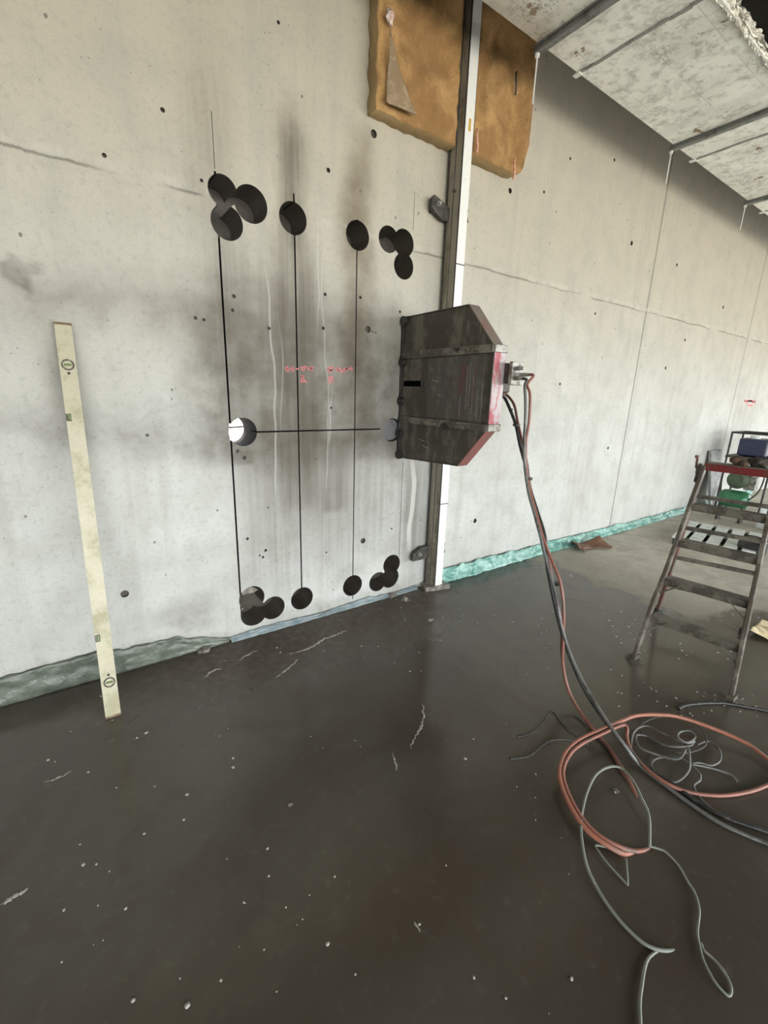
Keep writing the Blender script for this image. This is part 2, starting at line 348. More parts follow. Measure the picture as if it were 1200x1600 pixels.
def board_mat():
    m, g = newmat('ceiling_board')
    X, Y, Z = g.xyz()
    n1 = g.noise(2.2, 5, 0.6); n2 = g.noise(16, 5, 0.65); n3 = g.noise(90, 2)
    c = g.mix(g.sm(n1, 0.35, 0.7), (0.88, 0.88, 0.82), (0.72, 0.71, 0.65))
    c = g.mix(g.mul(g.sm(n2, 0.45, 0.7), 0.6), c, (0.34, 0.33, 0.28))
    crack = g.band(g.noise(3.4, 6, 0.7), 0.5, 0.006, 0.006)
    crack = g.mul(crack, g.sm(n1, 0.45, 0.6)); c = g.mix(g.mul(crack, 0.7), c, (0.16, 0.15, 0.13))
    wb = g.mul(g.sub(n2, 0.5), 0.03)
    br = g.n.new('ShaderNodeTexBrick'); g.l.new(g.coord((1, 1, 1)), br.inputs['Vector']); br.inputs['Scale'].default_value = 1.0
    br.inputs['Brick Width'].default_value = 0.42; br.inputs['Row Height'].default_value = 0.27; br.inputs['Mortar Size'].default_value = 0.004; br.inputs['Mortar Smooth'].default_value = 0.6
    f = g.mul(br.outputs['Fac'], g.sm(n1, 0.4, 0.55)); c = g.mix(g.mul(f, 0.35), c, (0.28, 0.27, 0.24))
    rust = g.mul(g.sm(g.noise(4.5, 4, 0.6, None, 0.3), 0.655, 0.68), 0.9); c = g.mix(rust, c, (0.20, 0.12, 0.06))
    pale = g.mul(g.span(g.add(X, g.mul(wb, 2)), 3.80, 3.92, 0.02), 0.6); c = g.mix(pale, c, (0.72, 0.72, 0.68))
    tan = g.mul(g.mul(g.span(X, 1.9, 2.5, 0.05), g.span(Y, -0.55, -0.3, 0.08)), 0.6); c = g.mix(tan, c, (0.40, 0.33, 0.25))
    g.out(c, 0.6, g.add(n2, g.mul(crack, -1.5)), 0.4, 0.008); return m
board_m = board_mat()
foil_m, g_ = newmat('crumpled_foil'); g_.out(g_.mix(g_.noise(20, 3), (0.70, 0.67, 0.58), (0.22, 0.20, 0.16)), 0.25, g_.noise(30, 4), 0.9, 0.02, 0.7)
deck_m = grimy('dark_deck', (0.035, 0.035, 0.033), (0.06, 0.06, 0.055), 0.7, 0, 0.4, 4)
channel_m = grimy('steel_channel', (0.20, 0.205, 0.20), (0.11, 0.11, 0.105), 0.4, 0.5, 0.35, 10)
tape_m = grimy('grey_joint_tape', (0.26, 0.255, 0.235), (0.16, 0.155, 0.14), 0.6, 0, 0.4, 10)
rod_m = grimy('white_rod', (0.75, 0.75, 0.72), (0.5, 0.5, 0.48), 0.4, 0.1, 0.1, 30)
ground_m = grimy('pale_ground', (0.42, 0.40, 0.36), (0.33, 0.31, 0.28), 0.9, 0, 0.4, 1)
green_tank_m = grimy('green_tank_paint', (0.035, 0.16, 0.075), (0.06, 0.13, 0.08), 0.3, 0.1, 0.2, 12)
olive_m = grimy('dark_green_fan_cover', (0.07, 0.10, 0.06), (0.05, 0.05, 0.04), 0.5, 0.2, 0.4, 14)
blue_m = grimy('navy_plastic', (0.025, 0.03, 0.075), (0.05, 0.05, 0.07), 0.4, 0, 0.3, 14)
white_m = grimy('white_plastic', (0.80, 0.84, 0.85), (0.55, 0.58, 0.6), 0.35, 0, 0.1, 12)
amber_m, g_ = newmat('amber_sticker'); g_.out((0.55, 0.33, 0.07), 0.5)
yellow_m = grimy('crumpled_cream_paper', (0.85, 0.72, 0.46), (0.55, 0.33, 0.2), 0.7, 0, 0.3, 20)

# ------------------------------------------------------------------ SETTING
# the sawn wall: a slab with real core holes and saw kerfs cut out of it
wall_bm = box(B(), (-5.0, 0.0, -0.12), (13.5, 0.24, 4.6))
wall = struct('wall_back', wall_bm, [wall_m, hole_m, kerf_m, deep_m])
R = 0.079; BLIND = 0.205
def cutter(bm, mat):
    me = bpy.data.meshes.new('cut'); bm.to_mesh(me); bm.free(); o = bpy.data.objects.new('cut', me); C.objects.link(o)
    me.materials.append(mat); return o
cutters = []
def holes(lst, mat=None):
    bm = B()
    for x, z, r, d in lst: cyl(bm, (x, -0.05, z), (x, d, z), r, n=48)
    cutters.append(cutter(bm, mat or hole_m))
holes([(0.788, 1.264, R, 0.4)], deep_m)
holes([(0.750, 2.427, 0.070, BLIND), (1.116, 2.388, R, BLIND), (1.522, 2.387, R, BLIND), (1.745, 2.411, 0.074, BLIND), (0.788, 0.243, 0.080, BLIND),
       (1.124, 0.156, R, BLIND), (1.517, 0.156, R, BLIND), (1.860, 0.248, 0.077, BLIND), (1.822, 1.253, R, 0.10)])
holes([(0.763, 2.292, R, BLIND), (1.868, 2.283, 0.077, BLIND), (0.922, 0.141, 0.078, BLIND), (1.737, 0.135, 0.076, BLIND)])
holes([(0.888, 2.401, 0.086, BLIND), (1.861, 2.413, R, BLIND), (0.797, 0.138, 0.084, BLIND), (1.849, 0.141, 0.080, BLIND)])
bm = B()
def kerf(bm, x, z0, z1, wd, dp=0.14):
    box(bm, (x - wd/2, -0.05, z0), (x + wd/2, dp, z1))
kerf(bm, 0.7185, 0.16, 2.50, 0.010); kerf(bm, 1.1225, 0.085, 2.505, 0.009); kerf(bm, 1.518, 0.05, 2.47, 0.007)
kerf(bm, 1.927, 0.30, 1.03, 0.0035, 0.05); kerf(bm, 1.931, 2.50, 2.71, 0.003, 0.02); kerf(bm, 0.7185, 2.51, 2.74, 0.003, 0.02)
cutters.append(cutter(bm, kerf_m))
bm = B(); box(bm, (0.74, -0.05, 1.258), (1.72, 0.14, 1.267)); cutters.append(cutter(bm, kerf_m))
# tie holes and blow holes, each a shallow pocket
bm = B(); spots = []
for x, z, r in ((1.62, 2.919, .021), (2.793, 2.925, .018), (1.606, 1.881, .021), (1.598, 0.482, .020), (2.728, 0.468, .020), (0.121, 0.44, .020),
                (0.507, 2.676, .010), (0.776, 1.959, .010), (0.765, 1.891, .009), (1.306, 2.041, .010), (1.546, 2.057, .009), (1.292, 1.857, .010),
                (0.959, 1.823, .009), (1.851, 2.013, .009), (1.329, 2.665, .012), (0.578, 1.833, .009), (0.618, 1.829, .008), (4.517, 2.921, .020),
                (5.651, 1.871, .018), (3.685, 1.626, .012), (2.349, 1.203, .010), (3.06, 1.397, .010), (4.687, 1.003, .014),
                (0.780, 0.635, .009), (0.888, 0.541, .009), (0.870, 0.50, .008), (0.850, 0.515, .006), (1.307, 0.449, .006), (1.848, 0.534, .006), (0.307, 1.26, .008),
                (1.345, 1.400, .007), (0.785, 1.12, .012), (0.748, 1.16, .010), (3.17, 3.009, .011), (4.042, 3.455, .012), (3.442, 3.3, .010), (5.472, 2.9, .016), (4.085, 2.262, .012),
                (1.061, 3.203, .008), (0.26, 2.437, .009), (0.653, 2.445, .008), (6.87, 2.66, .02), (6.0, 2.2, .016), (1.64, 1.872, .005), (1.665, 1.868, .005)):
    cyl(bm, (x, -0.05, z), (x, 0.018, z), r, n=12)
cutters.append(cutter(bm, hole_m))
for i, c in enumerate(cutters):
    md = wall.modifiers.new('bool%d' % i, 'BOOLEAN'); md.object = c; md.operation = 'DIFFERENCE'; md.solver = 'EXACT'
    md.material_mode = 'TRANSFER'
dg = bpy.context.evaluated_depsgraph_get(); dg.update()
nm = bpy.data.meshes.new_from_object(wall.evaluated_get(dg)); wall.modifiers.clear(); wall.data = nm
for c in cutters: bpy.data.objects.remove(c)

# pink hand marks on the wall (illegible dashes of marker)
def marks(name, strokes, wd):
    bm = B()
    for s in strokes:
        P = [W(*p) for p in s]
        for a, b in zip(P, P[1:]): bar(bm, a + Vector((0, -0.0006, 0)), b + Vector((0, -0.0006, 0)), 0.001, wd, Vector((0, 0, 1)) if abs((b - a).x) > abs((b - a).z) else Vector((1, 0, 0)))
    return obj(name, bm, pink_m, wall)
marks('pink_marking', [((446,573),(447,580)),((446,576),(453,577),(459,575)),((458,572),(459,580)),((470,572),(473,580)),((472,574),(480,573)),((479,573),(482,578),(490,573)),
      ((486,572),(487,580)),((512,573),(513,582)),((513,574),(520,573),(521,578),(514,579)),((524,575),(527,580),(531,575),(534,583),(538,575),(540,580)),((540,577),(552,575)),
      ((470,590),(474,587),(474,595)),((470,596),(477,596)),((514,588),(514,597)),((515,589),(520,588),(519,592),(522,598)),((462,577),(467,576)),((449,572),(450,582)),((455,574),(456,581)),((476,571),(475,579)),((484,574),(489,579)),((517,575),(516,584)),((528,573),(529,582)),((543,573),(542,580)),((548,573),(550,580)),((472,586),(470,598)),((474,592),(479,598)),((511,576),(519,579)),((536,580),(544,575)),((517,590),(516,600))], 0.007)
marks('pink_marking', [((1163,626),(1180,627)),((1165,629),(1172,626),(1180,630)),((1168,633),(1176,634)),((1164,624),(1164,629)),((1180,624),(1179,630))], 0.025)

struct('floor', box(B(), (-5.0, -7.2, -0.25), (13.5, 0.0, 0.0)), floor_m)
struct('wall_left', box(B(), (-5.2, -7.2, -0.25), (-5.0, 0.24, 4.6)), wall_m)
# far ground outside, both sides
struct('ground', box(B(), (-40, -60, -0.6), (60, -7.2, -0.3)), ground_m)
struct('ground', box(B(), (-40, 0.24, -0.6), (60, 40, -0.3)), ground_m)

# light boarded ceiling strip hung along the wall, with a ragged foil edge, joists and taped seams
ZC = 3.413; Y0 = -0.45; Y1 = -1.165
strip = struct('ceiling', box(B(), (-5.0, Y1, ZC), (13.5, Y0, ZC + 0.06)), board_m)
def foil(u, v):
    x = 0.5 + u * 13; n = noise.noise(Vector((x * 5, v * 2, 0))) * 0.035 + noise.noise(Vector((x * 23, v * 5, 3))) * 0.018
    return Vector((x, Y1 + 0.015 - v * 0.035 + n * (0.2 + v), ZC - 0.008 + v * 0.05 + noise.noise(Vector((x * 16, v * 4, 8))) * 0.012))
fo = obj('foil_edge', sheet(B(), 900, 4, foil), foil_m, strip); solid(fo, 0.003)
for jx, rb in ((0.80, 3.1), (2.437, W(836, 165, -0.43).z), (4.105, W(1046, 290, -0.43).z), (5.70, W(1162, 362, -0.43).z), (7.4, 3.0), (9.1, 3.0)):
    bm = B(); box(bm, (jx - 0.022, Y1, ZC - 0.030), (jx + 0.022, Y0 + 0.03, ZC + 0.0)); box(bm, (jx - 0.034, Y1, ZC - 0.008), (jx + 0.034, Y0 + 0.02, ZC + 0.001))
    j = obj('channel', bm, channel_m, strip, bevel=0.003)
    r_ = obj('hanger_rod', cyl(cyl(B(), (jx, Y0 + 0.02, rb), (jx, Y0 + 0.02, ZC - 0.02), 0.0045, n=10), (jx, Y0 + 0.02, ZC - 0.045), (jx, Y0 + 0.02, ZC - 0.02), 0.014, n=6), rod_m, j)
for sx in (1.6, 2.80, 4.44, 6.1, 7.8):
    bm = B()
    for k in range(14):
        y = Y1 + (Y0 - Y1) * k / 14; o_ = noise.noise(Vector((sx, y * 9, 0))) * 0.012
        box(bm, (sx - 0.011 + o_, y, ZC - 0.005), (sx + 0.011 + o_, y + (Y0 - Y1) / 14 + 0.001, ZC + 0.001))
    j = obj('seam_strip', bm, tape_m, strip)
    obj('seam_clip', box(B(), (sx - 0.018, Y0 - 0.02, ZC - 0.012), (sx + 0.018, Y0 + 0.025, ZC - 0.004)), rod_m, j)
# the dark deck above the rest of the hall
struct('ceiling', box(B(), (-5.2, -7.2, 3.52), (13.5, -1.24, 4.6)), deck_m)
struct('top_light_block_1', box(B(), (-5.0, -1.24, 4.40), (13.5, 0.0, 4.6)), deck_m)  # unseen cover added to shut out light above the strip
# unseen lintel and end wall, added to keep light off the upper wall
struct('added_lintel', box(B(), (-5.2, -7.2, 3.0), (13.5, -7.0, 3.52)), ground_m)
struct('added_end_wall', box(box(box(B(), (13.5, -7.2, 2.3), (13.7, 0.24, 4.6)), (13.5, -2.2, -0.25), (13.7, 0.24, 2.3)), (13.5, -7.2, -0.25), (13.7, -5.5, 2.3)), ground_m)

# ------------------------------------------------------------------ INSULATION BATTS on the wall
def batt(name, x0, x1, z0, z1, t, label, seed, notch=None):
    root = thing(name, label, 'insulation', (x0, 0, z0))
    def front(u, v):
        x = x0 + 0.004 + u * (x1 - x0 - 0.008); z = z0 + 0.004 + v * (z1 - z0 - 0.008)
        e = min(u, 1 - u, v * 1.2) ; k = min(1, e / 0.10)
        rg = 1 - min(1, min(u, 1 - u, v) / 0.06); x += rg * 0.014 * noise.noise(Vector((z * 14, seed, 3))) ; z += rg * 0.014 * noise.noise(Vector((x * 14, seed, 9)))
        n = noise.noise(Vector((x * 4.0, seed, z * 4.0))) * 0.050 + noise.noise(Vector((x * 11, seed, z * 11))) * 0.022 + noise.noise(Vector((x * 32, seed, z * 32))) * 0.005
        y = -t - k * (0.010 + n * 1.0)
        if notch and u > 1 - notch and v < notch:      # chewed lower corner
            q = (u - (1 - notch)) + (notch - v); 
            if q > notch: x -= (q - notch) * 0.30; z += (q - notch) * 0.2
        return Vector((x, y, z))
    bm = sheet(B(), 60, 70, front)
    # close the batt: sides to the wall
    bm.verts.ensure_lookup_table(); edges = [e for e in bm.edges if e.is_boundary]
    r = bmesh.ops.extrude_edge_only(bm, edges=edges); vs = [q for q in r['geom'] if isinstance(q, bmesh.types.BMVert)]
    for v in vs: v.co.y = -0.002
    for f in bm.faces:
        if any(v in vs for v in f.verts): f.material_index = 1
    bmesh.ops.recalc_face_normals(bm, faces=bm.faces)
    o = obj('wool_slab', bm, [wool_m, wool_side_m], root)
    return root
b1 = batt('insulation_batt', 1.571, 2.172, 2.983, 4.25, 0.085, 'brown mineral wool batt with torn film corner, left of the vertical saw rail', 1.0)
b2 = batt('insulation_batt', 2.308, 2.845, 2.978, 4.25, 0.090, 'brown bulging mineral wool batt with chewed lower corner, right of the saw rail', 5.0, 0.16)
# torn facing on the left batt
def torn(u, v):
    x = 1.618 + 0.015 * v + u * 0.20 * (1 - v) ** 1.7; z = 3.015 + v * 0.37
    return Vector((x, -0.120 - 0.014 * noise.noise(Vector((x * 9, 0, z * 9))) - 0.02 * u * (1 - v), z))
o = obj('torn_facing', sheet(B(), 14, 20, torn), grimy('brown_facing_paper', (0.25, 0.175, 0.10), (0.34, 0.25, 0.16), 0.5, 0, 0.4, 20), b1); solid(o, 0.003)
o = obj('washer', blob(blob(B(), (1.632, -0.112, 3.395), (0.022, 0.008, 0.032), 3, 0.9, 3, 2.2), (1.634, -0.120, 3.395), (0.010, 0.006, 0.011), 5, 0.4), grimy('pink_white_washer', (0.75, 0.62, 0.55), (0.45, 0.10, 0.09), 0.6, 0, 0.3, 60), b1, True)
pinky = grimy('pale_red_fixing', (0.62, 0.35, 0.24), (0.45, 0.08, 0.06), 0.6, 0, 0.3, 60)
for i, (px, py) in enumerate(((745, 218), (803, 262), (806, 128))):
    p = W(px, py, -0.125); bm = B()
    tube(bm, [p + Vector((0.01, 0.01, 0.06)), p + Vector((-0.008, -0.006, 0.02)), p + Vector((0.004, -0.004, -0.03)), p + Vector((0.016, 0.01, -0.06))], 0.008 if i < 2 else 0.006, 8)
    obj('fixing_pin', bm, pinky if i < 2 else dark_m, b2, True)

# ------------------------------------------------------------------ SAW RAIL
XR = 2.2
rail = thing('saw_rail', 'tall vertical metal saw rail with pale front face, bolted to the concrete wall', 'rail', (2.25, -0.1, 0.03))
zb, zt = 0.035, 4.30
prof_l = [(2.2, -0.120), (2.196, -0.108), (2.178, -0.052), (2.178, -0.020), (2.215, -0.020), (2.215, -0.108)]
bm = B(); prism(bm, [(x, y, zb) for x, y in prof_l], (0, 0, zt - zb)); obj('left_flank', bm, rail_shade_m, rail, bevel=0.002)
bm = B(); box(bm, (2.205, -0.121, zb), (2.278, -0.112, zt)); obj('front_face', bm, rail_lit_m, rail, bevel=0.002)
bm = B(); prism(bm, [(2.265, -0.112, zb), (2.265, -0.02, zb), (2.302, -0.02, zb), (2.302, -0.052, zb), (2.284, -0.108, zb)], (0, 0, zt - zb)); obj('right_flank', bm, rail_lit_m, rail, bevel=0.002)
bm = B(); box(bm, (2.1985, -0.1225, zb), (2.2045, -0.113, zt)); obj('edge_lip', bm, black_m, rail)
bm = B(); box(bm, (2.1765, -0.036, zb), (2.1795, -0.0195, zt)); obj('rear_lip', bm, dark_m, rail)
bm = B(); bar(bm, (2.1865, -0.075, zb), (2.1865, -0.075, zt), 0.004, 0.005, Vector((0, 1, 0))); obj('flank_groove', bm, dark_m, rail)
for z in (0.70, 2.33):
    bm = B(); box(bm, (2.203, -0.1235, z), (2.28, -0.1205, z + 0.006)); obj('rail_joint', bm, dark_m, rail)
for z in (1.05, 1.9, 2.75):
    obj('bolt', cyl(B(), (2.187, -0.082, z), (2.176, -0.086, z), 0.010, n=6), dark_m, rail)
p = W(735, 195, -0.1215); bm = box(B(), (p.x - 0.014, -0.1228, p.z - 0.035), (p.x + 0.004, -0.1206, p.z + 0.03)); obj('sticker', bm, amber_m, rail)
def foot(zc, s=1.0, flip=1):
    f = B()
    pts = [(2.03, 0.045), (2.05, 0.07), (2.19, 0.02), (2.19, -0.055), (2.12, -0.055), (2.03, -0.005)]
    if flip < 0: pts = [(2.02, -0.035), (2.02, 0.02), (2.10, 0.065), (2.19, 0.065), (2.19, -0.035)]
    prism(f, [(x, -0.055, zc + z) for x, z in pts], (0, 0.030, 0))
    fo_ = obj('foot_bracket', f, dark_m, rail, bevel=0.005)
    obj('anchor_bolt', cyl(cyl(B(), (2.075, -0.07, zc + 0.02), (2.075, -0.002, zc + 0.02), 0.017, n=6), (2.075, -0.085, zc + 0.02), (2.075, -0.07, zc + 0.02), 0.009, n=12), alu, fo_)
    obj('foot_base', box(B(), (2.05, -0.026, zc - 0.02), (2.30, 0.0, zc + 0.03)), dark_m, rail)
    f = B(); prism(f, [(2.30, -0.05, zc + 0.03), (2.355, -0.05, zc + 0.055), (2.345, -0.05, zc + 0.02), (2.36, -0.05, zc - 0.02), (2.30, -0.05, zc - 0.05)], (0, 0.022, 0))
    obj('clamp_ear', f, dark_m, rail, bevel=0.003)
foot(2.64); foot(0.29, flip=-1)
obj('shim_wedge', prism(B(), [(2.12, -0.11, 0.0), (2.33, -0.16, 0.0), (2.33, -0.02, 0.0), (2.15, -0.01, 0.0)], (0, 0, 0.036)), rubble_m, rail)

# ------------------------------------------------------------------ WALL SAW: carriage on the rail and the clipped-corner blade guard
saw = thing('wall_saw', 'dark wall saw with clipped-corner blade guard, mounted on the vertical rail', 'saw', (2.1, -0.2, 1.53))
gx0, gx1 = 1.870, 1.940
poly = [(-0.020, 1.975), (-0.610, 1.977), (-0.825, 1.742), (-0.825, 1.332), (-0.612, 1.095), (-0.020, 1.068)]
bm = B(); prism(bm, [(gx0 + 0.004, y, z) for y, z in poly], (gx1 - gx0 - 0.008, 0, 0)); guard = obj('blade_guard', bm, guard_m, saw, bevel=0.002)
def plate(name, a, b, mat, t=0.006, over=0.004, parent=guard):   # edge plate along one side of the guard
    (ya, za), (yb, zb_) = a, b; d = Vector((0, yb - ya, zb_ - za)).normalized(); n = Vector((0, d.z, -d.y))
    c = Vector((0, (ya + yb) / 2 + 0.4, (za + zb_) / 2 - 1.53)); 
    if n.dot(Vector((0, (ya + yb) / 2 + 0.35, (za + zb_) / 2 - 1.53))) < 0: n = -n
    bm = B(); P = [Vector((gx0 - over, ya, za)), Vector((gx1 + over, ya, za)), Vector((gx1 + over, yb, zb_)), Vector((gx0 - over, yb, zb_))]
    prism(bm, P, n * t); return obj(name, bm, mat, parent, bevel=0.0015)
plate('top_plate', poly[0], poly[1], guard_m); plate('upper_slope_plate', poly[1], poly[2], slope_m)
plate('outer_edge_plate', (poly[2][0], poly[2][1] + 0.008), (poly[3][0], poly[3][1] - 0.008), edge_m, 0.008, 0.010)
plate('lower_slope_plate', poly[3], poly[4], slope2_m); plate('bottom_plate', poly[4], poly[5], guard_m)
# corner clips of the outer plate
for z in (1.742, 1.332):
    obj('corner_clip', box(B(), (gx0 - 0.014, -0.840, z - 0.020), (gx1 + 0.014, -0.812, z + 0.020)), alu, guard, bevel=0.004)
# raised middle door with darker inner half
obj('centre_panel', box(B(), (gx0 - 0.004, -0.760, 1.360), (gx0 + 0.006, -0.300, 1.715)), guard_center_m, guard, bevel=0.002)
obj('inner_panel', box(B(), (gx0 - 0.002, -0.300, 1.360), (gx0 + 0.006, -0.030, 1.715)), guard_m, guard, bevel=0.002)
for z0, z1, nm_ in ((1.722, 1.765, 'u'), (1.310, 1.350, 'l')):
    bm = B(); box(bm, (gx0 - 0.012, -0.815, z0), (gx0 + 0.006, -0.030, z1)); box(bm, (gx0 - 0.018, -0.80, z0 + 0.014), (gx0 - 0.010, -0.03, z1 - 0.014))
    obj('slide_bar', bm, bar_m, guard, bevel=0.002)
def knob(y, z, r=0.018):
    k_ = obj('clamp_knob', cyl(B(), (gx0 - 0.036, y, z), (gx0 - 0.012, y, z), r, n=6), black_m, guard, bevel=0.003)
    obj('knob_washer', cyl(B(), (gx0 - 0.017, y, z), (gx0 - 0.010, y, z), r * 1.35, n=20), dark_m, k_)
knob(-0.560, 1.748, 0.012); knob(-0.490, 1.318, 0.020)
newhole, g_ = newmat('black_slot'); b_ = g_.out((0.004, 0.004, 0.004), 1.0); b_.inputs['Specular IOR Level'].default_value = 0.0
# slot with its sliding bolt
obj('slot', box(B(), (gx0 - 0.0075, -0.235, 1.546), (gx0 - 0.0015, -0.055, 1.582)), newhole, guard)
obj('slot_bolt', box(B(), (gx0 - 0.012, -0.285, 1.545), (gx0 - 0.001, -0.238, 1.583)), dark_m, guard, bevel=0.003)
# faint scratches scraped through the mud
for (y, z, l) in ((-0.345, 1.585, 0.05), (-0.335, 1.545, 0.035), (-0.22, 1.215, 0.07), (-0.27, 1.175, 0.06), (-0.40, 1.50, 0.03)):
    bm = B(); bar(bm, (gx0 - 0.0046 if z > 1.36 else gx0 + 0.0036, y, z), (gx0 - 0.0046 if z > 1.36 else gx0 + 0.0036, y - l, z - 0.012), 0.001, 0.004); obj('scratch', bm, alu, guard)
# smeared red stripe left on the door
bm = B()
for y, z0, z1, wd in ((-0.60, 1.50, 1.66, 0.016), (-0.575, 1.42, 1.60, 0.006), (-0.70, 1.48, 1.69, 0.006), (-0.625, 1.56, 1.675, 0.010)):
    box(bm, (gx0 - 0.0050, y - wd / 2, z0), (gx0 - 0.0040, y + wd / 2, z1))
obj('red_smear', bm, grimy('faded_red_smear', (0.14, 0.045, 0.045), (0.10, 0.07, 0.06), 0.4, 0.1, 0.5, 30), guard)
bm = B()
for y, z0, z1 in ((-0.64, 1.42, 1.66), (-0.66, 1.44, 1.68), (-0.69, 1.40, 1.60), (-0.73, 1.37, 1.55), (-0.595, 1.38, 1.5)):
    box(bm, (gx0 - 0.0052, y - 0.0015, z0), (gx0 - 0.0040, y + 0.0015, z1))
obj('drip_line', bm, grimy('dried_drip', (0.26, 0.24, 0.20), (0.12, 0.11, 0.09), 0.5, 0, 0.4, 30), guard)
# rollers along the wall edge and the splash lip
for z in (1.955, 1.700, 1.450, 1.235, 1.085):
    r_ = obj('roller', cyl(B(), (gx0 - 0.020, -0.032, z), (gx0 + 0.012, -0.032, z), 0.030, n=24), black_m, guard, bevel=0.004)
    obj('roller_pin', cyl(B(), (gx0 - 0.025, -0.032, z), (gx0 - 0.018, -0.032, z), 0.009, n=12), dark_m, r_)
def lip(u, v):
    z = 1.07 + u * 0.90; return Vector((gx0 - 0.002 + 0.010 * noise.noise(Vector((z * 9, v * 3, 2))), -0.022 + v * 0.020, z))
o = obj('rubber_lip', sheet(B(), 40, 3, lip), black_m, guard); solid(o, 0.005)
# blade in the guard, arm, carriage on the rail, motor
obj('saw_blade', cyl(B(), (1.905, -0.36, 1.53), (1.909, -0.36, 1.53), 0.33, n=64), alu, saw)
bm = B(); bar(bm, (1.97, -0.40, 1.53), (2.20, -0.24, 1.53), 0.09, 0.13); obj('swing_arm', bm, dark_m, saw, bevel=0.01)
obj('carriage', box(B(), (2.11, -0.30, 1.38), (2.35, -0.123, 1.70)), dark_m, saw, bevel=0.012)
for z in (1.42, 1.66):
    obj('guide_roller', cyl(B(), (2.16, -0.15, z), (2.16, -0.085, z), 0.024, n=20), alu, saw)
obj('spindle', cyl(B(), (1.94, -0.40, 1.53), (2.02, -0.40, 1.53), 0.05, n=28), dark_m, saw, bevel=0.004)
obj('motor', box(B(), (1.96, -0.79, 1.52), (2.06, -0.34, 1.68)), dark_m, saw, bevel=0.01)
cb = obj('coupling_block', box(B(), (1.945, -0.868, 1.570), (2.03, -0.79, 1.672)), dark_m, saw, bevel=0.004)
obj('coupling_plate', box(B(), (1.940, -0.890, 1.560), (2.035, -0.868, 1.680)), alu, cb, bevel=0.003)
fit = []
for i, (x, z) in enumerate(((1.965, 1.645), (2.01, 1.615), (1.965, 1.595))):
    bm = B(); cyl(bm, (x, -0.890, z), (x, -0.925, z), 0.012, n=6); cyl(bm, (x, -0.925, z), (x, -0.945, z), 0.009, n=12)
    obj('hose_fitting', bm, alu, cb); fit.append(Vector((x, -0.94, z)))

# ------------------------------------------------------------------ HOSES hanging from the saw to the floor
A0 = Vector((1.99, -0.90, 1.5)); A1 = F(955, 1170); 
hn = (A1 - A0).cross(Vector((0, 0, 1))).normalized()
def H(px, py, off=0.0):
    p = PL(px, py, A0 + hn * off, hn)
    return p if p.z > 0.012 else F(px, py, 0.012)
def hose(name, P, r, mat, label, cat='hose', group=None, sub=6, n=10):
    o = obj(name, tube(B(), P, r, n, sub), mat); return tag(o, label, cat, group)
def FP(lst, z=0.009): return [F(x, y, z) for x, y in lst]
def FZ(lst): return [F(x, y, z) for x, y, z in lst]
hose('hydraulic_hose', [fit[1], fit[1] + Vector((0.0, -0.035, -0.005))] + [H(*p, 0.0) for p in ((824,601),(828,615),(828,640),(826,664),(822,690),(822,728),(828,765),(838,803),(850,845),(864,880),(874,905),(879,930),(881,960),(880,990),(880,1039),(888,1077),(903,1107),(925,1137),(946,1162))]
     + FZ([(970,1197,.010),(986,1226,.004),(999,1258,-.012)]), 0.0075, red_hose_m, 'red-brown hose hanging in the outer loop from the saw coupling block')
hose('hydraulic_hose', [fit[2], fit[2] + Vector((0.0, -0.03, -0.008))] + [H(*p, 0.02) for p in ((820,603),(821,625),(821,652),(819,690),(820,728),(826,770),(835,803),(845,840),(853,875),(862,905),(870,940),(879,985),(895,1032),(919,1080),(948,1126),(972,1160))]
     + FP([(1000,1196),(1035,1224),(1080,1257),(1132,1290),(1215,1325)], 0.010), 0.0075, gray_hose_m, 'brown-grey hose from lower coupling fitting, twisting down into the dark floor bundle')
g0 = Vector((1.945, -0.80, 1.50))
hose('hydraulic_hose', [g0] + [H(*p, -0.02) for p in ((787,620),(797,640),(806,665),(813,698),(823,735),(829,765),(841,803),(852,840),(854,878),(859,908),(867,945),(878,990),(897,1043),(919,1088),(950,1133),(978,1166))]
     + FP([(1008,1200),(1040,1218),(1085,1250),(1136,1278),(1215,1305)], 0.010), 0.0085, black_m, 'black hose from behind the guard running down and away across the slurry')
hose('hydraulic_hose', [g0 + Vector((0.01, -0.01, 0.0))] + [H(*p, -0.035) for p in ((790,616),(803,632),(809,660),(818,698),(824,728),(828,765),(837,803),(848,850),(858,880),(866,925),(872,945),(878,985),(878,1020),(884,1065),(899,1100),(920,1132),(938,1152))]
     + FZ([(958,1180,.012),(975,1212,.004),(990,1245,-.012)]), 0.0070, rust_m, 'rust-red hose leaving the guard edge beside the black hose')
for i, (px, py) in enumerate(((807, 664), (826, 748), (870, 912))):
    p = H(px, py, -0.01); tag(obj('cable_tie', cyl(B(), p + Vector((0, 0, 0.006)), p - Vector((0, 0, 0.006)), 0.020, n=14), black_m),
        ['black tie round the hoses, topmost, just under the guard', 'black tie round the hoses at mid height, against the pale wall', 'black tie round the hoses, lowest, above the wet floor'][i], 'cable tie')
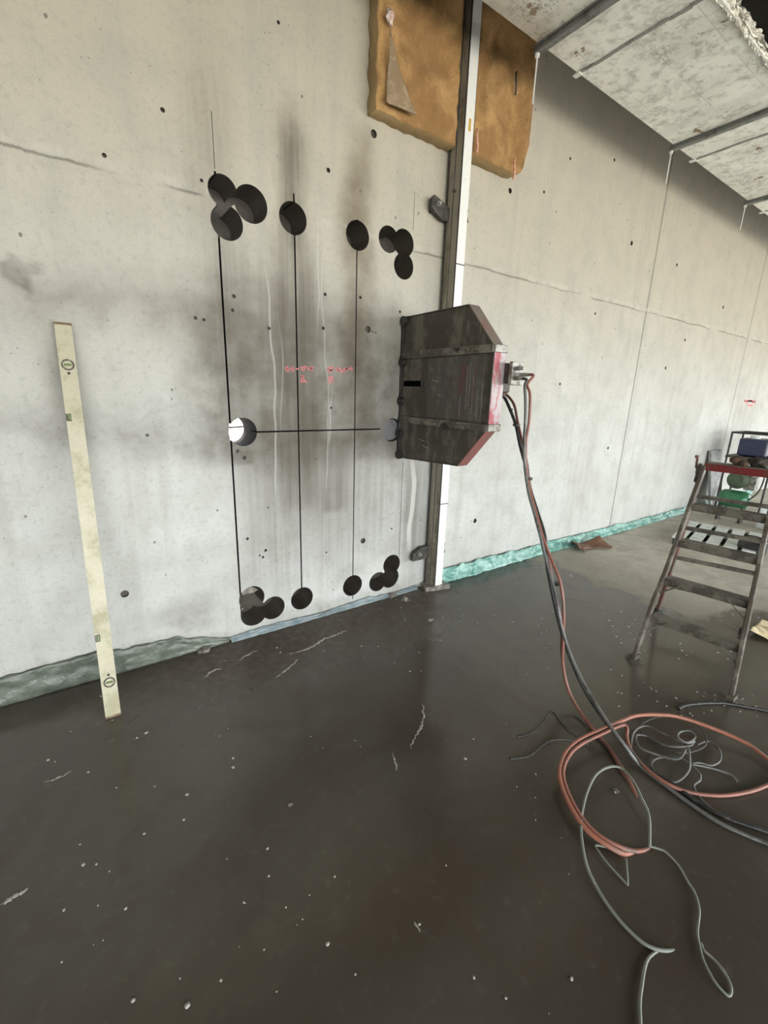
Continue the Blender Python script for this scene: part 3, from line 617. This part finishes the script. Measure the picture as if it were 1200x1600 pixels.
# orange coils on the floor
L1 = [(1000,1330,-.012),(975,1334,.004),(954,1324,.02),(921,1301,.03),(898,1272,.04),(879,1233,.05),(874,1203,.06),(885,1174,.065),(905,1156,.07),(937,1141,.07),(970,1127,.07),(996,1118,.065),(1035,1117,.06),(1067,1122,.05),(1116,1139,.04),(1165,1161,.03),(1197,1184,.02),(1225,1210,.015)]
hose('coiled_hose', FZ(L1), 0.0085, orange_hose_m, 'orange-brown hose making the big outer loop on the wet floor')
L2 = [(1025,1322,-.012),(995,1330,.004),(957,1318,.02),(926,1297,.03),(903,1268,.04),(885,1232,.05),(880,1204,.06),(891,1178,.065),(910,1162,.07),(940,1147,.07),(973,1133,.07),(980,1140,.06),(979,1152,.045),(987,1174,.03),(1009,1200,.02),(1035,1220,.02),(1061,1233,.014),(1093,1241,.012),(1132,1243,.012),(1171,1237,.012),(1199,1227,.012),(1235,1210,.012)]
hose('coiled_hose', FZ(L2), 0.0075, red_hose_m, 'thinner red-brown hose lying inside the big orange loop and curling back right')
# clear water tubes
L3 = [(1015,1322,.012),(1014,1275,.03),(1002,1246,.045),(989,1220,.05),(970,1200,.05),(950,1199,.05),(931,1211,.045),(918,1236,.04),(911,1262,.035),(908,1288,.035),(910,1320,.03),(918,1356,.02),(934,1389,.012),(957,1424,.008),(983,1454,.007),(1009,1476,.006),(1035,1485,.003),(1060,1484,-.008)]
hose('water_tube', FZ(L3), 0.0052, clear_m, 'clear grey tube forming a tall oval loop below the orange hose', 'tube')
L4 = [(1034,1482,-.006),(1016,1494,.006),(1008,1510,.007),(1003,1541,.008),(1000,1567,.008),(1001,1600,.008),(1003,1640,.008)]
hose('water_tube', FZ(L4), 0.0042, clear_m, 'short clear tube running off the bottom edge of the floor', 'tube')
L5 = [(1013,1322,.012),(1028,1326,.01),(1041,1332,.008),(1061,1353,.006),(1074,1376,.006),(1087,1398,.008),(1093,1424,.01),(1090,1454,.01),(1093,1476,.01),(1100,1502,.01),(1116,1532,.008),(1130,1549,.007),(1139,1556,.006),(1143,1549,.007),(1140,1534,.008),(1130,1516,.01),(1116,1499,.008),(1101,1486,.010),(1096,1474,.006)]
hose('water_tube', FZ(L5), 0.0034, clear_m, 'thin clear tube trailing right and ending in a narrow teardrop loop', 'tube')
L6 = [(985,1330,.01),(950,1324,.012),(931,1321,.014),(934,1328,.016),(947,1346,.014),(965,1366,.012),(979,1381,.01),(981,1381,.01),(980,1365,.010),(978,1340,.012)]  # V line drawn as a tube, partly standing in for a reflection
hose('water_tube', FZ(L6), 0.0034, clear_m, 'thin clear tube, partly a modelled reflection, bent in a sharp V beneath the orange hose end', 'tube')
L7 = [(985,1175,.02),(990,1145,.04),(1010,1134,.04),(1040,1148,.04),(1070,1160,.05),(1086,1152,.06),(1078,1142,.07),(1062,1144,.07),(1060,1153,.06),(1075,1161,.05),(1085,1158,.04),(1075,1166,.03),(1040,1165,.02),(1010,1150,.02),(994,1150,.02),(1000,1168,.02),(1030,1180,.02),(1060,1186,.03),
      (1074,1168,.06),(1078,1188,.06),(1075,1206,.03),(1055,1222,.01),(1028,1212,.01),(1018,1194,.01),(1030,1184,.015),(1062,1184,.02),(1090,1205,.02),(1094,1218,.02),(1084,1228,.015),(1092,1244,.01),(1110,1262,.01),(1138,1280,.008)]
hose('coiled_wire', FZ(L7), 0.0042, gray_hose_m, 'tangle of thin grey wire coiled inside the large hose loop', 'wire')
L9 = [(1000,1132,.012),(1030,1120,.015),(1075,1124,.02),(1096,1140,.02),(1104,1160,.03),(1090,1172,.03),(1060,1176,.02),(1022,1160,.012),(1000,1140,.01)]
hose('coiled_wire', FZ(L9), 0.0036, dark_m, 'thin dark wire loop under the grey tangle inside the hose loop', 'wire')
L8 = [(1088,1164,.015),(1108,1158,.02),(1124,1172,.02),(1125,1188,.02),(1112,1196,.02),(1094,1192,.02),(1082,1194,.02),(1110,1200,.015),(1140,1210,.01),(1152,1222,.01)]
hose('coiled_wire', FZ(L8), 0.0042, gray_hose_m, 'short grey wire curl right of the tangled coil, inside hose loop', 'wire')
hose('floor_cable', FP([(1060,1108),(1072,1102),(1100,1099),(1132,1099),(1165,1104),(1215,1114)], 0.007), 0.0075, black_m, 'dark cable lying behind the hose loop, in front of the ladder', 'cable')
hose('floor_cable', FP([(808,1152),(830,1146),(846,1132),(862,1113),(874,1126),(888,1142),(905,1152),(925,1158)], 0.0015), 0.0045, dark_m, 'dark half-sunk wire with a peaked bend, left of the hoses', 'cable')
hose('floor_cable', FP([(796,1186),(826,1182),(846,1166),(862,1157),(890,1156),(920,1164)], 0.001), 0.0045, dark_m, 'dark half-sunk wire lying nearer the camera than the peaked one', 'cable')

# ------------------------------------------------------------------ SPIRIT LEVEL leaning on the wall
pb = F(177, 1118); pt = W(98, 508, -0.014); ax = (pt - pb).normalized(); Ln = (pt - pb).length
side = Vector((1, 0, 0)); side = (side - ax * side.dot(ax)).normalized(); nrm = ax.cross(side).normalized()
if nrm.y > 0: nrm = -nrm
lv = thing('spirit_level', 'long cream spirit level leaning against the concrete wall at left', 'spirit level', pb)
MX = Matrix((side, -nrm, ax)).transposed().to_4x4(); MX.translation = pb + nrm * -0.0 + ax * 0.004
HW = 0.031
bm = B(); box(bm, (-HW, -0.012, 0), (HW, -0.006, Ln), MX); box(bm, (-HW, 0.006, 0), (HW, 0.012, Ln), MX)
box(bm, (-HW, -0.006, 0), (-HW + 0.004, 0.006, Ln), MX); box(bm, (HW - 0.004, -0.006, 0), (HW, 0.006, Ln), MX); box(bm, (-HW + .004, -0.005, 0.02), (HW - .004, 0.005, Ln - 0.02), MX)
body = obj('level_body', bm, level_m, lv)
for z in (0.0, Ln): obj('end_cap', box(B(), (-HW - 0.001, -0.0135, z - 0.006), (HW + 0.001, 0.0135, z + 0.004), MX), brown_edge_m, lv, bevel=0.002)
def level_at(px, py):
    q = PL(px, py, MX @ Vector((0, -0.012, 0)), nrm); return MX.inverted() @ q
for (px, py) in ((106, 570), (171, 1066)):
    q = level_at(px, py); c0 = MX @ Vector((q.x, -0.0125, q.z)); 
    r_ = obj('plumb_vial_ring', lathe(B(), c0 - nrm * 0.004, nrm, [(0, 0.024), (0.005, 0.024), (0.007, 0.021), (0.006, 0.018), (0.003, 0.017)], 28), ring_m, lv, True)
    bm = B(); bar(bm, c0 + nrm * 0.002 - side * 0.014, c0 + nrm * 0.002 + side * 0.014, 0.010, 0.010, ax); obj('vial', bm, vial_m, r_, bevel=0.004)
    sgn = -1 if py < 800 else 1; c1 = c0 + ax * 0.036 * sgn; 
    obj('hang_hole', cyl(B(), c1, c1 + nrm * 0.0008, 0.006, n=14), black_m, lv)
for (px, py) in ((110, 652), (155, 997)):
    q = level_at(px, py); c0 = MX @ Vector((-HW + 0.012, -0.0125, q.z))
    r_ = obj('centre_vial_window', box(B(), (-HW - 0.0005, -0.0135, q.z - 0.017), (-HW + 0.020, 0.0, q.z + 0.017), MX), ring_m, lv, bevel=0.002)
    obj('vial', cyl(B(), MX @ Vector((-HW + 0.012, -0.0135, q.z - 0.013)), MX @ Vector((-HW + 0.012, -0.0135, q.z + 0.013)), 0.005, n=12), vial_m, r_)

# ------------------------------------------------------------------ LADDER
P0 = Vector((2.599, -1.478, 0.0)); U = Vector((0.12, -0.99, 0)).normalized(); V = Vector((0.99, 0.12, 0)).normalized()
HT = 1.131; TS = 0.524
lad = thing('folding_ladder', 'mud-caked folding ladder with red top rail standing on the slurry floor', 'ladder', P0 + U * 0.23)
def LF(wd, h):        # front frame: wd across from left foot, h height
    t = h / HT; return P0 + V * (TS * t) + U * wd + Vector((0, 0, h))
def inset(t): return 0.015 + 0.050 * min(1, max(0, (t - 0.25) / 0.15)) * 0.75 * 1.0 * (1 if t > .25 else 0) * 0.7
FN = (LF(0, 1) - LF(0, 0)).cross(U).normalized()
def stile(name, fn, mat, wd=0.022, dp=0.05, up=None):
    bm = B(); P = fn
    for a, b in zip(P, P[1:]): bar(bm, a, b + (b - a).normalized() * 0.004, wd, dp, up or FN)
    return obj(name, bm, mat, lad, bevel=0.004)
WB = 0.475; WT = 0.335
def lx(h): return 0.0 + 0.030 * min(1, h / HT)
def rx(h): return WB - 0.105 * min(1, h / HT)
hs = [0.02, 0.35, 0.50, 0.80, 1.12]
st_l = stile('stile', [LF(lx(h) * (0.3 if h < .4 else 1), h) for h in hs], ladder_m)
st_r = stile('stile', [LF(rx(h), h) for h in hs], ladder_m)
for s in (0, 1):
    c = LF(lx(0) if s == 0 else rx(0), 0.0); bm = B(); box(bm, (c.x - 0.028, c.y - 0.018, 0.0), (c.x + 0.028, c.y + 0.018, 0.035)); blob(bm, (c.x, c.y, 0.002), (0.05, 0.045, 0.010), s + 3, 0.4, 3); obj('rubber_foot', bm, tread_m, (st_l, st_r)[s], bevel=0.006)
for h in (0.255, 0.472, 0.692, 0.905):
    bm = B(); a = LF(lx(h) + 0.01, h); b = LF(rx(h) - 0.01, h)
    bar(bm, a + V * 0.035, b + V * 0.035, 0.085, 0.010, Vector((0, 0, 1))); bar(bm, a - V * 0.006 - Vector((0, 0, 0.015)), b - V * 0.006 - Vector((0, 0, 0.015)), 0.008, 0.040, Vector((0, 0, 1)))
    stp = obj('step', bm, tread_m, lad, bevel=0.003)
for s, px_ in ((0, lx), (1, rx)):      # diagonal stays under the lower steps
    for h in (0.255, 0.472):
        e = 0.10 if s == 0 else -0.10
        bm = B(); bar(bm, LF(px_(h), h - 0.085) - V * 0.004, LF(px_(h) + e, h - 0.012) - V * 0.004, 0.006, 0.016, FN); obj('stay', bm, tread_m, lad)
# rear frame
Q0 = Vector((3.356, -1.27, 0.0)); Q1 = Vector((3.55, -1.735, 0.0)); TOPL = LF(lx(HT), HT); TOPR = LF(rx(HT), HT)
def RF(u, t):
    a = Q0.lerp(TOPL + V * 0.05 - U * 0.012, t); b = Q1.lerp(TOPR + V * 0.05 + U * 0.0, t); return a.lerp(b, u)
RN = (RF(0, 1) - RF(0, 0)).cross(U).normalized()
r1 = stile('rear_stile', [RF(0, 0.02), RF(0, 0.5), RF(0, 0.98)], rust_m, 0.022, 0.045, RN); r2 = stile('rear_stile', [RF(1, 0.02), RF(1, 0.5), RF(1, 0.98)], ladder_m, 0.022, 0.045, RN)
for s in (0, 1):
    c = RF(s, 0); bm = B(); box(bm, (c.x - 0.03, c.y - 0.022, 0.0), (c.x + 0.03, c.y + 0.022, 0.045)); obj('rubber_foot', bm, black_m, (r1, r2)[s], bevel=0.006)
for t in (0.22, 0.42, 0.62, 0.82):
    bm = B(); bar(bm, RF(0.02, t), RF(0.98, t), 0.035, 0.022, Vector((0, 0, 1))); obj('rung', bm, tread_m, lad, bevel=0.003)
# red top rail, hinge locks
bm = B(); bar(bm, TOPL - V * 0.004 + Vector((0, 0, -0.004)), TOPR - V * 0.004 + Vector((0, 0, -0.004)), 0.012, 0.042); obj('top_rail_front', bm, red_m, lad, bevel=0.003)
bm = B(); bar(bm, TOPL + V * 0.035 + Vector((0, 0, 0.020)), TOPR + V * 0.035 + Vector((0, 0, 0.020)), 0.085, 0.008); obj('top_tread', bm, tread_m, lad, bevel=0.003)
for s, T in ((-1, TOPL), (1, TOPR)):
    bm = B(); c = T + U * s * 0.020 + V * 0.005; cyl(bm, c - U * 0.016 + Vector((0, 0, -0.03)), c + U * 0.016 + Vector((0, 0, -0.03)), 0.034, n=20)
    bar(bm, c + Vector((0, 0, -0.10)) - V * 0.04, c + Vector((0, 0, 0.01)) - V * 0.005, 0.02, 0.035, V)
    hg = obj('hinge_lock', bm, dark_m, lad, bevel=0.004)
    obj('lock_lever', cyl(bar(B(), c + Vector((0, 0, -0.02)) + U * s * 0.022, c + Vector((0, 0, 0.045)) + U * s * 0.026, 0.012, 0.014, V), c + Vector((0, 0, 0.042)) + U * s * 0.03 , c + Vector((0, 0, 0.058)) + U * s * 0.03, 0.011, n=10), rust_m, hg)

# things on top of the ladder
def on_top(px, dz=0.024): 
    k = (px - 1092) / 108.0 * 0.335; return TOPL + V * 0.035 + U * k + Vector((0, 0, dz))
c = on_top(1142); bm = blob(B(), c + Vector((0, 0, 0.024)), (0.040, 0.050, 0.024), 2, 0.5, 3, 2.0); cyl(bm, c + Vector((-0.03, -0.02, 0.018)), c + Vector((-0.05, -0.05, 0.014)), 0.014, n=14)
tag(obj('work_glove', bm, grimy('dirty_glove', (0.09, 0.075, 0.055), (0.20, 0.08, 0.05), 0.8, 0, 0.4, 30), None, True), 'crumpled brown work glove resting on the ladder top', 'glove')
c = on_top(1172); bm = B(); blob(bm, c + Vector((0, 0, 0.030)), (0.045, 0.055, 0.030), 9, 0.7, 3, 2.4)
tag(obj('dirty_rag', bm, grimy('dark_rag', (0.045, 0.040, 0.032), (0.09, 0.08, 0.065), 0.9, 0, 0.4, 30), None, True), 'dark crumpled rag on the ladder top, right of the glove', 'rag')

# ------------------------------------------------------------------ BACKGROUND at the right
# compressor
cp = Vector((7.0, -0.53, 0)); co = thing('air_compressor', 'small green-tank air compressor standing far off beyond the ladder', 'compressor', cp)
bm = B(); lathe(bm, cp + Vector((0, 0.16, 0.30)), (0, -1, 0), [(0, 0.0), (0.01, 0.07), (0.04, 0.105), (0.08, 0.115), (0.26, 0.115), (0.30, 0.105), (0.33, 0.07), (0.34, 0.0)], 24); obj('tank', bm, green_tank_m, co, True)
obj('fan_cover', lathe(B(), cp + Vector((0.06, -0.02, 0.56)), (-1, 0, 0), [(0, 0.09), (0.10, 0.115), (0.14, 0.115), (0.16, 0.07)], 24), olive_m, co)
obj('pump', cyl(box(B(), (cp.x - 0.02, cp.y - 0.20, 0.44), (cp.x + 0.10, cp.y - 0.08, 0.60)), cp + Vector((0.04, -0.15, 0.60)), cp + Vector((0.04, -0.15, 0.70)), 0.05, n=16), alu, co, bevel=0.006)
for dy in (-0.13, 0.12):
    obj('support', box(B(), (cp.x - 0.06, cp.y + dy - 0.012, 0.0), (cp.x + 0.06, cp.y + dy + 0.012, 0.22)), dark_m, co)
obj('handle', tube(B(), [cp + Vector(v) for v in ((-0.05, -0.17, 0.32), (-0.08, -0.26, 0.45), (-0.08, -0.28, 0.66), (-0.02, -0.20, 0.76), (0.02, 0.1, 0.74), (0, 0.17, 0.6), (0, 0.15, 0.36))], 0.010, 8), dark_m, co)
# generator in a tubular frame, on a tall cart
gp = Vector((7.7, -0.46, 0)); ge = thing('generator', 'navy generator in black tube frame on a stand, far right behind the ladder', 'generator', gp)
fx, fy, fz0, fz1 = 0.22, 0.25, 0.80, 1.12
bm = B()
for z in (fz0, fz1):
    q = [Vector((gp.x + a * fx, gp.y + b * fy, z)) for a, b in ((-1,-1),(1,-1),(1,1),(-1,1))]
    for i in range(4): cyl(bm, q[i], q[(i+1) % 4], 0.013, n=8)
for a in (-1, 1):
    for b in (-1, 1): cyl(bm, (gp.x + a * fx, gp.y + b * fy, 0.0), (gp.x + a * fx, gp.y + b * fy, fz1), 0.013, n=8)
obj('tube_frame', bm, black_m, ge)
obj('engine_block', box(B(), (gp.x - 0.2, gp.y - 0.16, 0.82), (gp.x + 0.2, gp.y + 0.16, 1.05)), blue_m, ge, bevel=0.02)
obj('fuel_cap', cyl(B(), gp + Vector((-0.05, 0.03, 1.05)), gp + Vector((-0.05, 0.03, 1.09)), 0.06, n=18), white_m, ge)
obj('stand_shelf', box(B(), (gp.x - 0.26, gp.y - 0.26, 0.78), (gp.x + 0.26, gp.y + 0.26, 0.81)), dark_m, ge)
jp = Vector((7.45, -1.06, 0))
def jug(p, z0, s, label):
    r_ = thing('plastic_jug', label, 'jug', p + Vector((0, 0, z0)))
    bm = B(); box(bm, (p.x - 0.09 * s, p.y - 0.11 * s, z0), (p.x + 0.09 * s, p.y + 0.11 * s, z0 + 0.26 * s)); obj('jug_body', bm, white_m, r_, bevel=0.03, seg=3)
    obj('cap', cyl(B(), p + Vector((0, 0.04, z0 + 0.26 * s)), p + Vector((0, 0.04, z0 + 0.31 * s)), 0.03, n=14), dark_m, r_)
tb = thing('work_table', 'dark steel work table cluttered with tools, far right behind the ladder', 'table', jp)
obj('tabletop', box(B(), (jp.x - 0.25, jp.y - 0.30, 0.80), (jp.x + 0.25, jp.y + 0.08, 0.83)), dark_m, tb, bevel=0.004)
for a in (-0.22, 0.22):
    for b in (-0.27, 0.05): obj('leg', box(B(), (jp.x + a - 0.015, jp.y + b - 0.015, 0), (jp.x + a + 0.015, jp.y + b + 0.015, 0.80)), dark_m, tb)
jug(jp + Vector((0, -0.08, 0)), 0.83, 1.1, 'white plastic jug on the far work table, right of the navy generator')
jug(Vector((6.95, -0.98, 0)), 0.0, 1.1, 'white plastic jug standing on the floor beside the green compressor')
tag(obj('tool_bag', blob(B(), (6.55, -1.25, 0.12), (0.14, 0.14, 0.125), 4, 0.35, 3), black_m, None, True), 'black tool bag on the floor beyond the ladder steps', 'bag')
# upright boards standing against the wall beyond the compressor
tag(obj('leaning_board', prism(B(), [(7.35, -0.18, 0.0), (7.75, -0.18, 0.0), (7.75, -0.02, 0.85), (7.35, -0.02, 0.85)], (0, -0.03, 0)), grimy('grey_board', (0.30, 0.31, 0.30), (0.2, 0.2, 0.19), 0.6, 0, 0.4, 8)), 'grey board leaning on the wall, left of the far compressor', 'board')
# striped pallet of pale planks with cable
pp = F(1122, 848); pal = thing('pallet', 'low pale plank pallet lying on the dry floor beyond the ladder', 'pallet', pp)
plank_m = grimy('pale_plank', (0.62, 0.64, 0.60), (0.4, 0.4, 0.36), 0.5, 0, 0.3, 10)
Mz = Matrix.Translation(pp) @ Matrix.Rotation(math.radians(12), 4, 'Z')
for i in range(5):
    obj('plank', box(B(), (-0.46, -0.34 + i * 0.15, 0.07), (0.46, -0.23 + i * 0.15, 0.09), Mz), plank_m, pal)
for x in (-0.42, 0, 0.42): obj('bearer', box(B(), (x - 0.04, -0.34, 0.0), (x + 0.04, 0.36, 0.07), Mz), dark_m, pal)
bp = F(1172, 868); cr = thing('tool_case', 'small black tool case at the right end of the pallet', 'case', bp)
obj('case_body', box(B(), (bp.x - 0.12, bp.y - 0.10, 0), (bp.x + 0.12, bp.y + 0.10, 0.17)), black_m, cr, bevel=0.02); obj('case_handle', tube(B(), [bp + Vector(v) for v in ((0, -0.05, 0.165), (0, -0.05, 0.20), (0, 0.05, 0.20), (0, 0.05, 0.165))], 0.008, 8), black_m, cr)
hose('floor_cable', FP([(1090,838),(1084,846),(1092,856),(1112,862),(1140,866),(1152,872)], 0.008), 0.011, black_m, 'black cable curling round the near edge of the pallet', 'cable')
# cream paper scraps at the right edge
def scrap(u, v):
    p = F(1200, 992); x = p.x + (u - .5) * 0.24; y = p.y + (v - .5) * 0.15
    return Vector((x, y, 0.012 + 0.035 * abs(noise.noise(Vector((x * 12, y * 12, 1)))) + 0.02 * v))
o = obj('paper_scrap', sheet(B(), 18, 18, scrap), yellow_m); solid(o, 0.002); tag(o, 'crumpled cream paper on the floor right of the ladder', 'paper')
# brown bent sheet by the wall
def leaf(u, v):
    p = F(922, 858); x = p.x - 0.20 + u * 0.42; y = p.y - 0.06 + v * 0.16 + 0.06 * math.sin(u * 5)
    z = 0.01 + 0.085 * (0.5 + 0.5 * math.sin(u * 6.2 + v * 2)) * v + 0.03 * abs(noise.noise(Vector((x * 14, y * 14, 0))))
    return Vector((x, y, z))
o = obj('bent_sheet', sheet(B(), 20, 8, leaf), rust_sheet_m); solid(o, 0.004); tag(o, 'small bent brown sheet lying against the green film', 'scrap')

# ------------------------------------------------------------------ PLASTIC FILM along the wall base
def film(name, x0, x1, hfun, mat, label, seed, amp=0.02, nu=240, base=0.05):
    def f(u, v):
        x = x0 + u * (x1 - x0); n1 = noise.noise(Vector((x * 5, v * 2.0, seed))); n2 = noise.noise(Vector((x * 16, v * 7, seed + 4))); n3 = noise.noise(Vector((x * 40 + v * 12, v * 9, seed + 9)))
        h = hfun(x) * (1 + 0.18 * noise.noise(Vector((x * 4, 0, seed))) + 0.07 * noise.noise(Vector((x * 19, 0, seed))))
        y = -0.008 - base * (1 - v) ** 1.3 - amp * (abs(n1) + 0.5 * abs(n2) + 0.22 * abs(n3))
        return Vector((x, y, 0.002 + v * h + 0.012 * n2 * v))
    o = obj(name, sheet(B(), nu, 12, f), mat); solid(o, 0.0015); return tag(o, label, 'plastic film')
film('plastic_film', 2.33, 5.3, lambda x: 0.115 - 0.012 * (x - 2.3), film_green, 'crumpled turquoise plastic film along the wall base, right of the rail', 1.0, 0.035, 400, 0.05)
film('plastic_film', 5.3, 9.6, lambda x: 0.07, film_green, 'turquoise plastic film along the far wall base beyond the ladder', 2.0, 0.03, 240, 0.05)
film('plastic_film', -3.0, 0.63, lambda x: 0.150 - 0.04 * max(0, min(1, x / 0.4)) - 0.085 * max(0, min(1, (x - 0.36) / 0.26)), film_dark, 'dull green plastic film along the wall base behind the spirit level', 7.0, 0.014, 300, 0.012)
film('plastic_film', 0.64, 2.10, lambda x: 0.024 + 0.008 * math.sin(x * 9), film_blue, 'narrow pale blue plastic edging under the bottom row of core holes', 4.0, 0.008, 200, 0.03)

# ------------------------------------------------------------------ MUD, RUBBLE, FOAM
plug_m = grimy('pale_core_face', (0.20, 0.195, 0.20), (0.14, 0.135, 0.135), 0.5, 0, 0.3, 20)
tag(obj('concrete_core', cyl(B(), (1.822, 0.022, 1.253), (1.822, 0.099, 1.253), 0.073, n=40), plug_m, None, bevel=0.004), 'pale grey concrete core left in the hole beside the guard', 'concrete core')
ch = B(); prism(ch, [(0.735, 0.030, 0.262), (0.745, 0.030, 0.30), (0.79, 0.030, 0.312), (0.845, 0.030, 0.278), (0.82, 0.030, 0.262), (0.775, 0.030, 0.262)], (0, 0.10, 0))
tag(obj('concrete_chip', ch, rubble_m, None, bevel=0.006), 'grey concrete chunk wedged in the lower left core holes', 'concrete chunk')
# a bent dark strap outside the through hole
hose('bent_rod', [(0.60, 0.30, 1.40), (0.66, 0.30, 1.335), (0.672, 0.30, 1.285), (0.70, 0.30, 1.268), (0.80, 0.30, 1.266), (1.0, 0.31, 1.266), (1.15, 0.32, 1.2), (1.2, 0.34, 0.6), (1.2, 0.36, -0.29)], 0.006, black_m, 'dark bent rod seen outside through the bright core hole', 'rod')
def chunk(px, py, r, seed, label, n=5):
    p = F(px, py); bm = B(); rnd = random.Random(seed)
    for i in range(n):
        a = rnd.uniform(0, 6.28); d = rnd.uniform(0, r * 1.1) if i else 0; rr = r * rnd.uniform(0.35, 0.75) * (1.2 if i == 0 else 0.8)
        blob(bm, (p.x + d * math.cos(a), p.y + d * math.sin(a), rr * 0.45), (rr, rr * 0.85, rr * 0.7), seed + i, 0.8, 2, 1.8)
    return tag(obj('rubble_lump', bm, rubble_m, None), label, 'rubble')
chunk(322, 1018, 0.035, 3, 'lump of wet rubble by the wall, left of the lowest core holes', 6)
chunk(612, 932, 0.035, 11, 'wet rubble lump under the lower right core holes, by the wall', 7)
chunk(632, 938, 0.030, 17, 'small wet rubble lump just right of the larger one under the holes', 6)
chunk(672, 970, 0.020, 23, 'small dark rubble ring in the slurry in front of the rail foot', 4)
chunk(962, 1238, 0.020, 29, 'round wet pebble inside the clear tube loop', 1)
chunk(455, 1258, 0.014, 31, 'tiny pale stone alone in the middle of the slurry', 1)
# foam flecks floating on the slurry
bm = B(); rnd = random.Random(5)
fl = [(208,1563,7),(293,1571,9),(512,1475,8),(364,1199,9),(364,1185,5),(228,1145,9),(214,1153,5),(453,1258,8),(130,1351,9),(287,1281,6),(225,1303,6),(418,1326,6),(740,1155,4),(727,1186,9),(837,1210,5),(292,1242,6),(171,1362,0),(196,1420,6),(100,1422,6),(523,1370,5),(420,1369,5),(555,1523,5),(345,1532,6),(655,1445,6),(740,1528,6),(790,1560,5),(893,1530,6),(160,1065,5),(158,1088,4),(75,1188,4),(138,1207,4)]
for x, y, s in fl:
    p = F(x, y); r_ = max(s, 3) / 688 * (p - CAM).length * 0.30; blob(bm, (p.x, p.y, 0.001), (r_ * rnd.uniform(.8, 1.3), r_, 0.0035), rnd.random() * 9, 0.5, 1)
def scatter(n, x0, x1, y0, y1, smin, smax):
    for _ in range(n):
        x = rnd.uniform(x0, x1); y = rnd.uniform(y0, y1); p = F(x, y)
        if p.y > -0.06: continue
        if noise.noise(Vector((p.x * 2.5, p.y * 2.5, 4))) < -0.05: continue
        r_ = rnd.uniform(smin, smax) / 688 * (p - CAM).length * 0.36; blob(bm, (p.x, p.y, 0.0008), (r_, r_ * rnd.uniform(.5, 1), 0.0025), rnd.random() * 9, 0.5, 1)
scatter(80, 340, 1000, 930, 1060, 1.5, 5); scatter(45, 680, 960, 950, 1020, 2, 5); scatter(110, 950, 1190, 960, 1120, 2, 6); scatter(60, 60, 900, 1100, 1590, 1.5, 4)
f_ = obj('foam_flecks', bm, foam_m, None, True); tag(f_, 'tiny pale foam flecks scattered over the wet brown slurry', 'foam'); f_['kind'] = 'stuff'
# drawn-out foam ridges
rid = [([(452,1022),(475,1016),(492,1008),(508,998),(530,990),(545,984)], 6, 'longest wavy foam ridge in the slurry under the core holes'),
       ([(372,1033),(388,1022),(404,1017)], 4, 'short foam ridge below the left pair of joined core holes'),
       ([(318,1060),(332,1048),(348,1044)], 5, 'short foam ridge in front of the rubble lump at left'),
       ([(430,1060),(450,1044),(466,1030)], 4, 'faint foam ridge just in front of the longest ridge'),
       ([(2,1413),(18,1402),(42,1388)], 8, 'broad pale foam streak at the lower left edge'),
       ([(68,1222),(88,1216),(112,1206)], 4, 'thin foam streak left of centre, below the spirit level'),
       ([(612,1176),(618,1192),(620,1206)], 4, 'small curved foam streak in the middle of the slurry'),
       ([(640,1170),(655,1140),(662,1122),(660,1100)], 5, 'ragged pale foam ridge upright in the middle of the slurry'),
       ([(648,1438),(651,1448),(654,1458)], 4, 'tiny dark foam streak near the bottom middle')]
for i, (P, s, lab) in enumerate(rid):
    bm = B(); Q = spline(FP(P, 0.0), 7)
    rr = s / 688 * (Q[0] - CAM).length * 0.42; Q = [q + Vector((noise.noise(q * 40) * rr * 1.5, noise.noise(q * 55 + Vector((5, 0, 0))) * rr * 1.5, 0)) for q in spline(Q, 3)]
    tube(bm, Q, lambda t, i=i, rr=rr: rr * max(0.06, math.sin(math.pi * t) ** 0.5 * (0.62 + 0.75 * noise.noise(Vector((t * 16, i * 3.1, 0))))), 8, 0)
    for v in bm.verts: v.co.z *= 0.22
    tag(obj('foam_ridge', bm, foam_m, None, True), lab, 'foam')
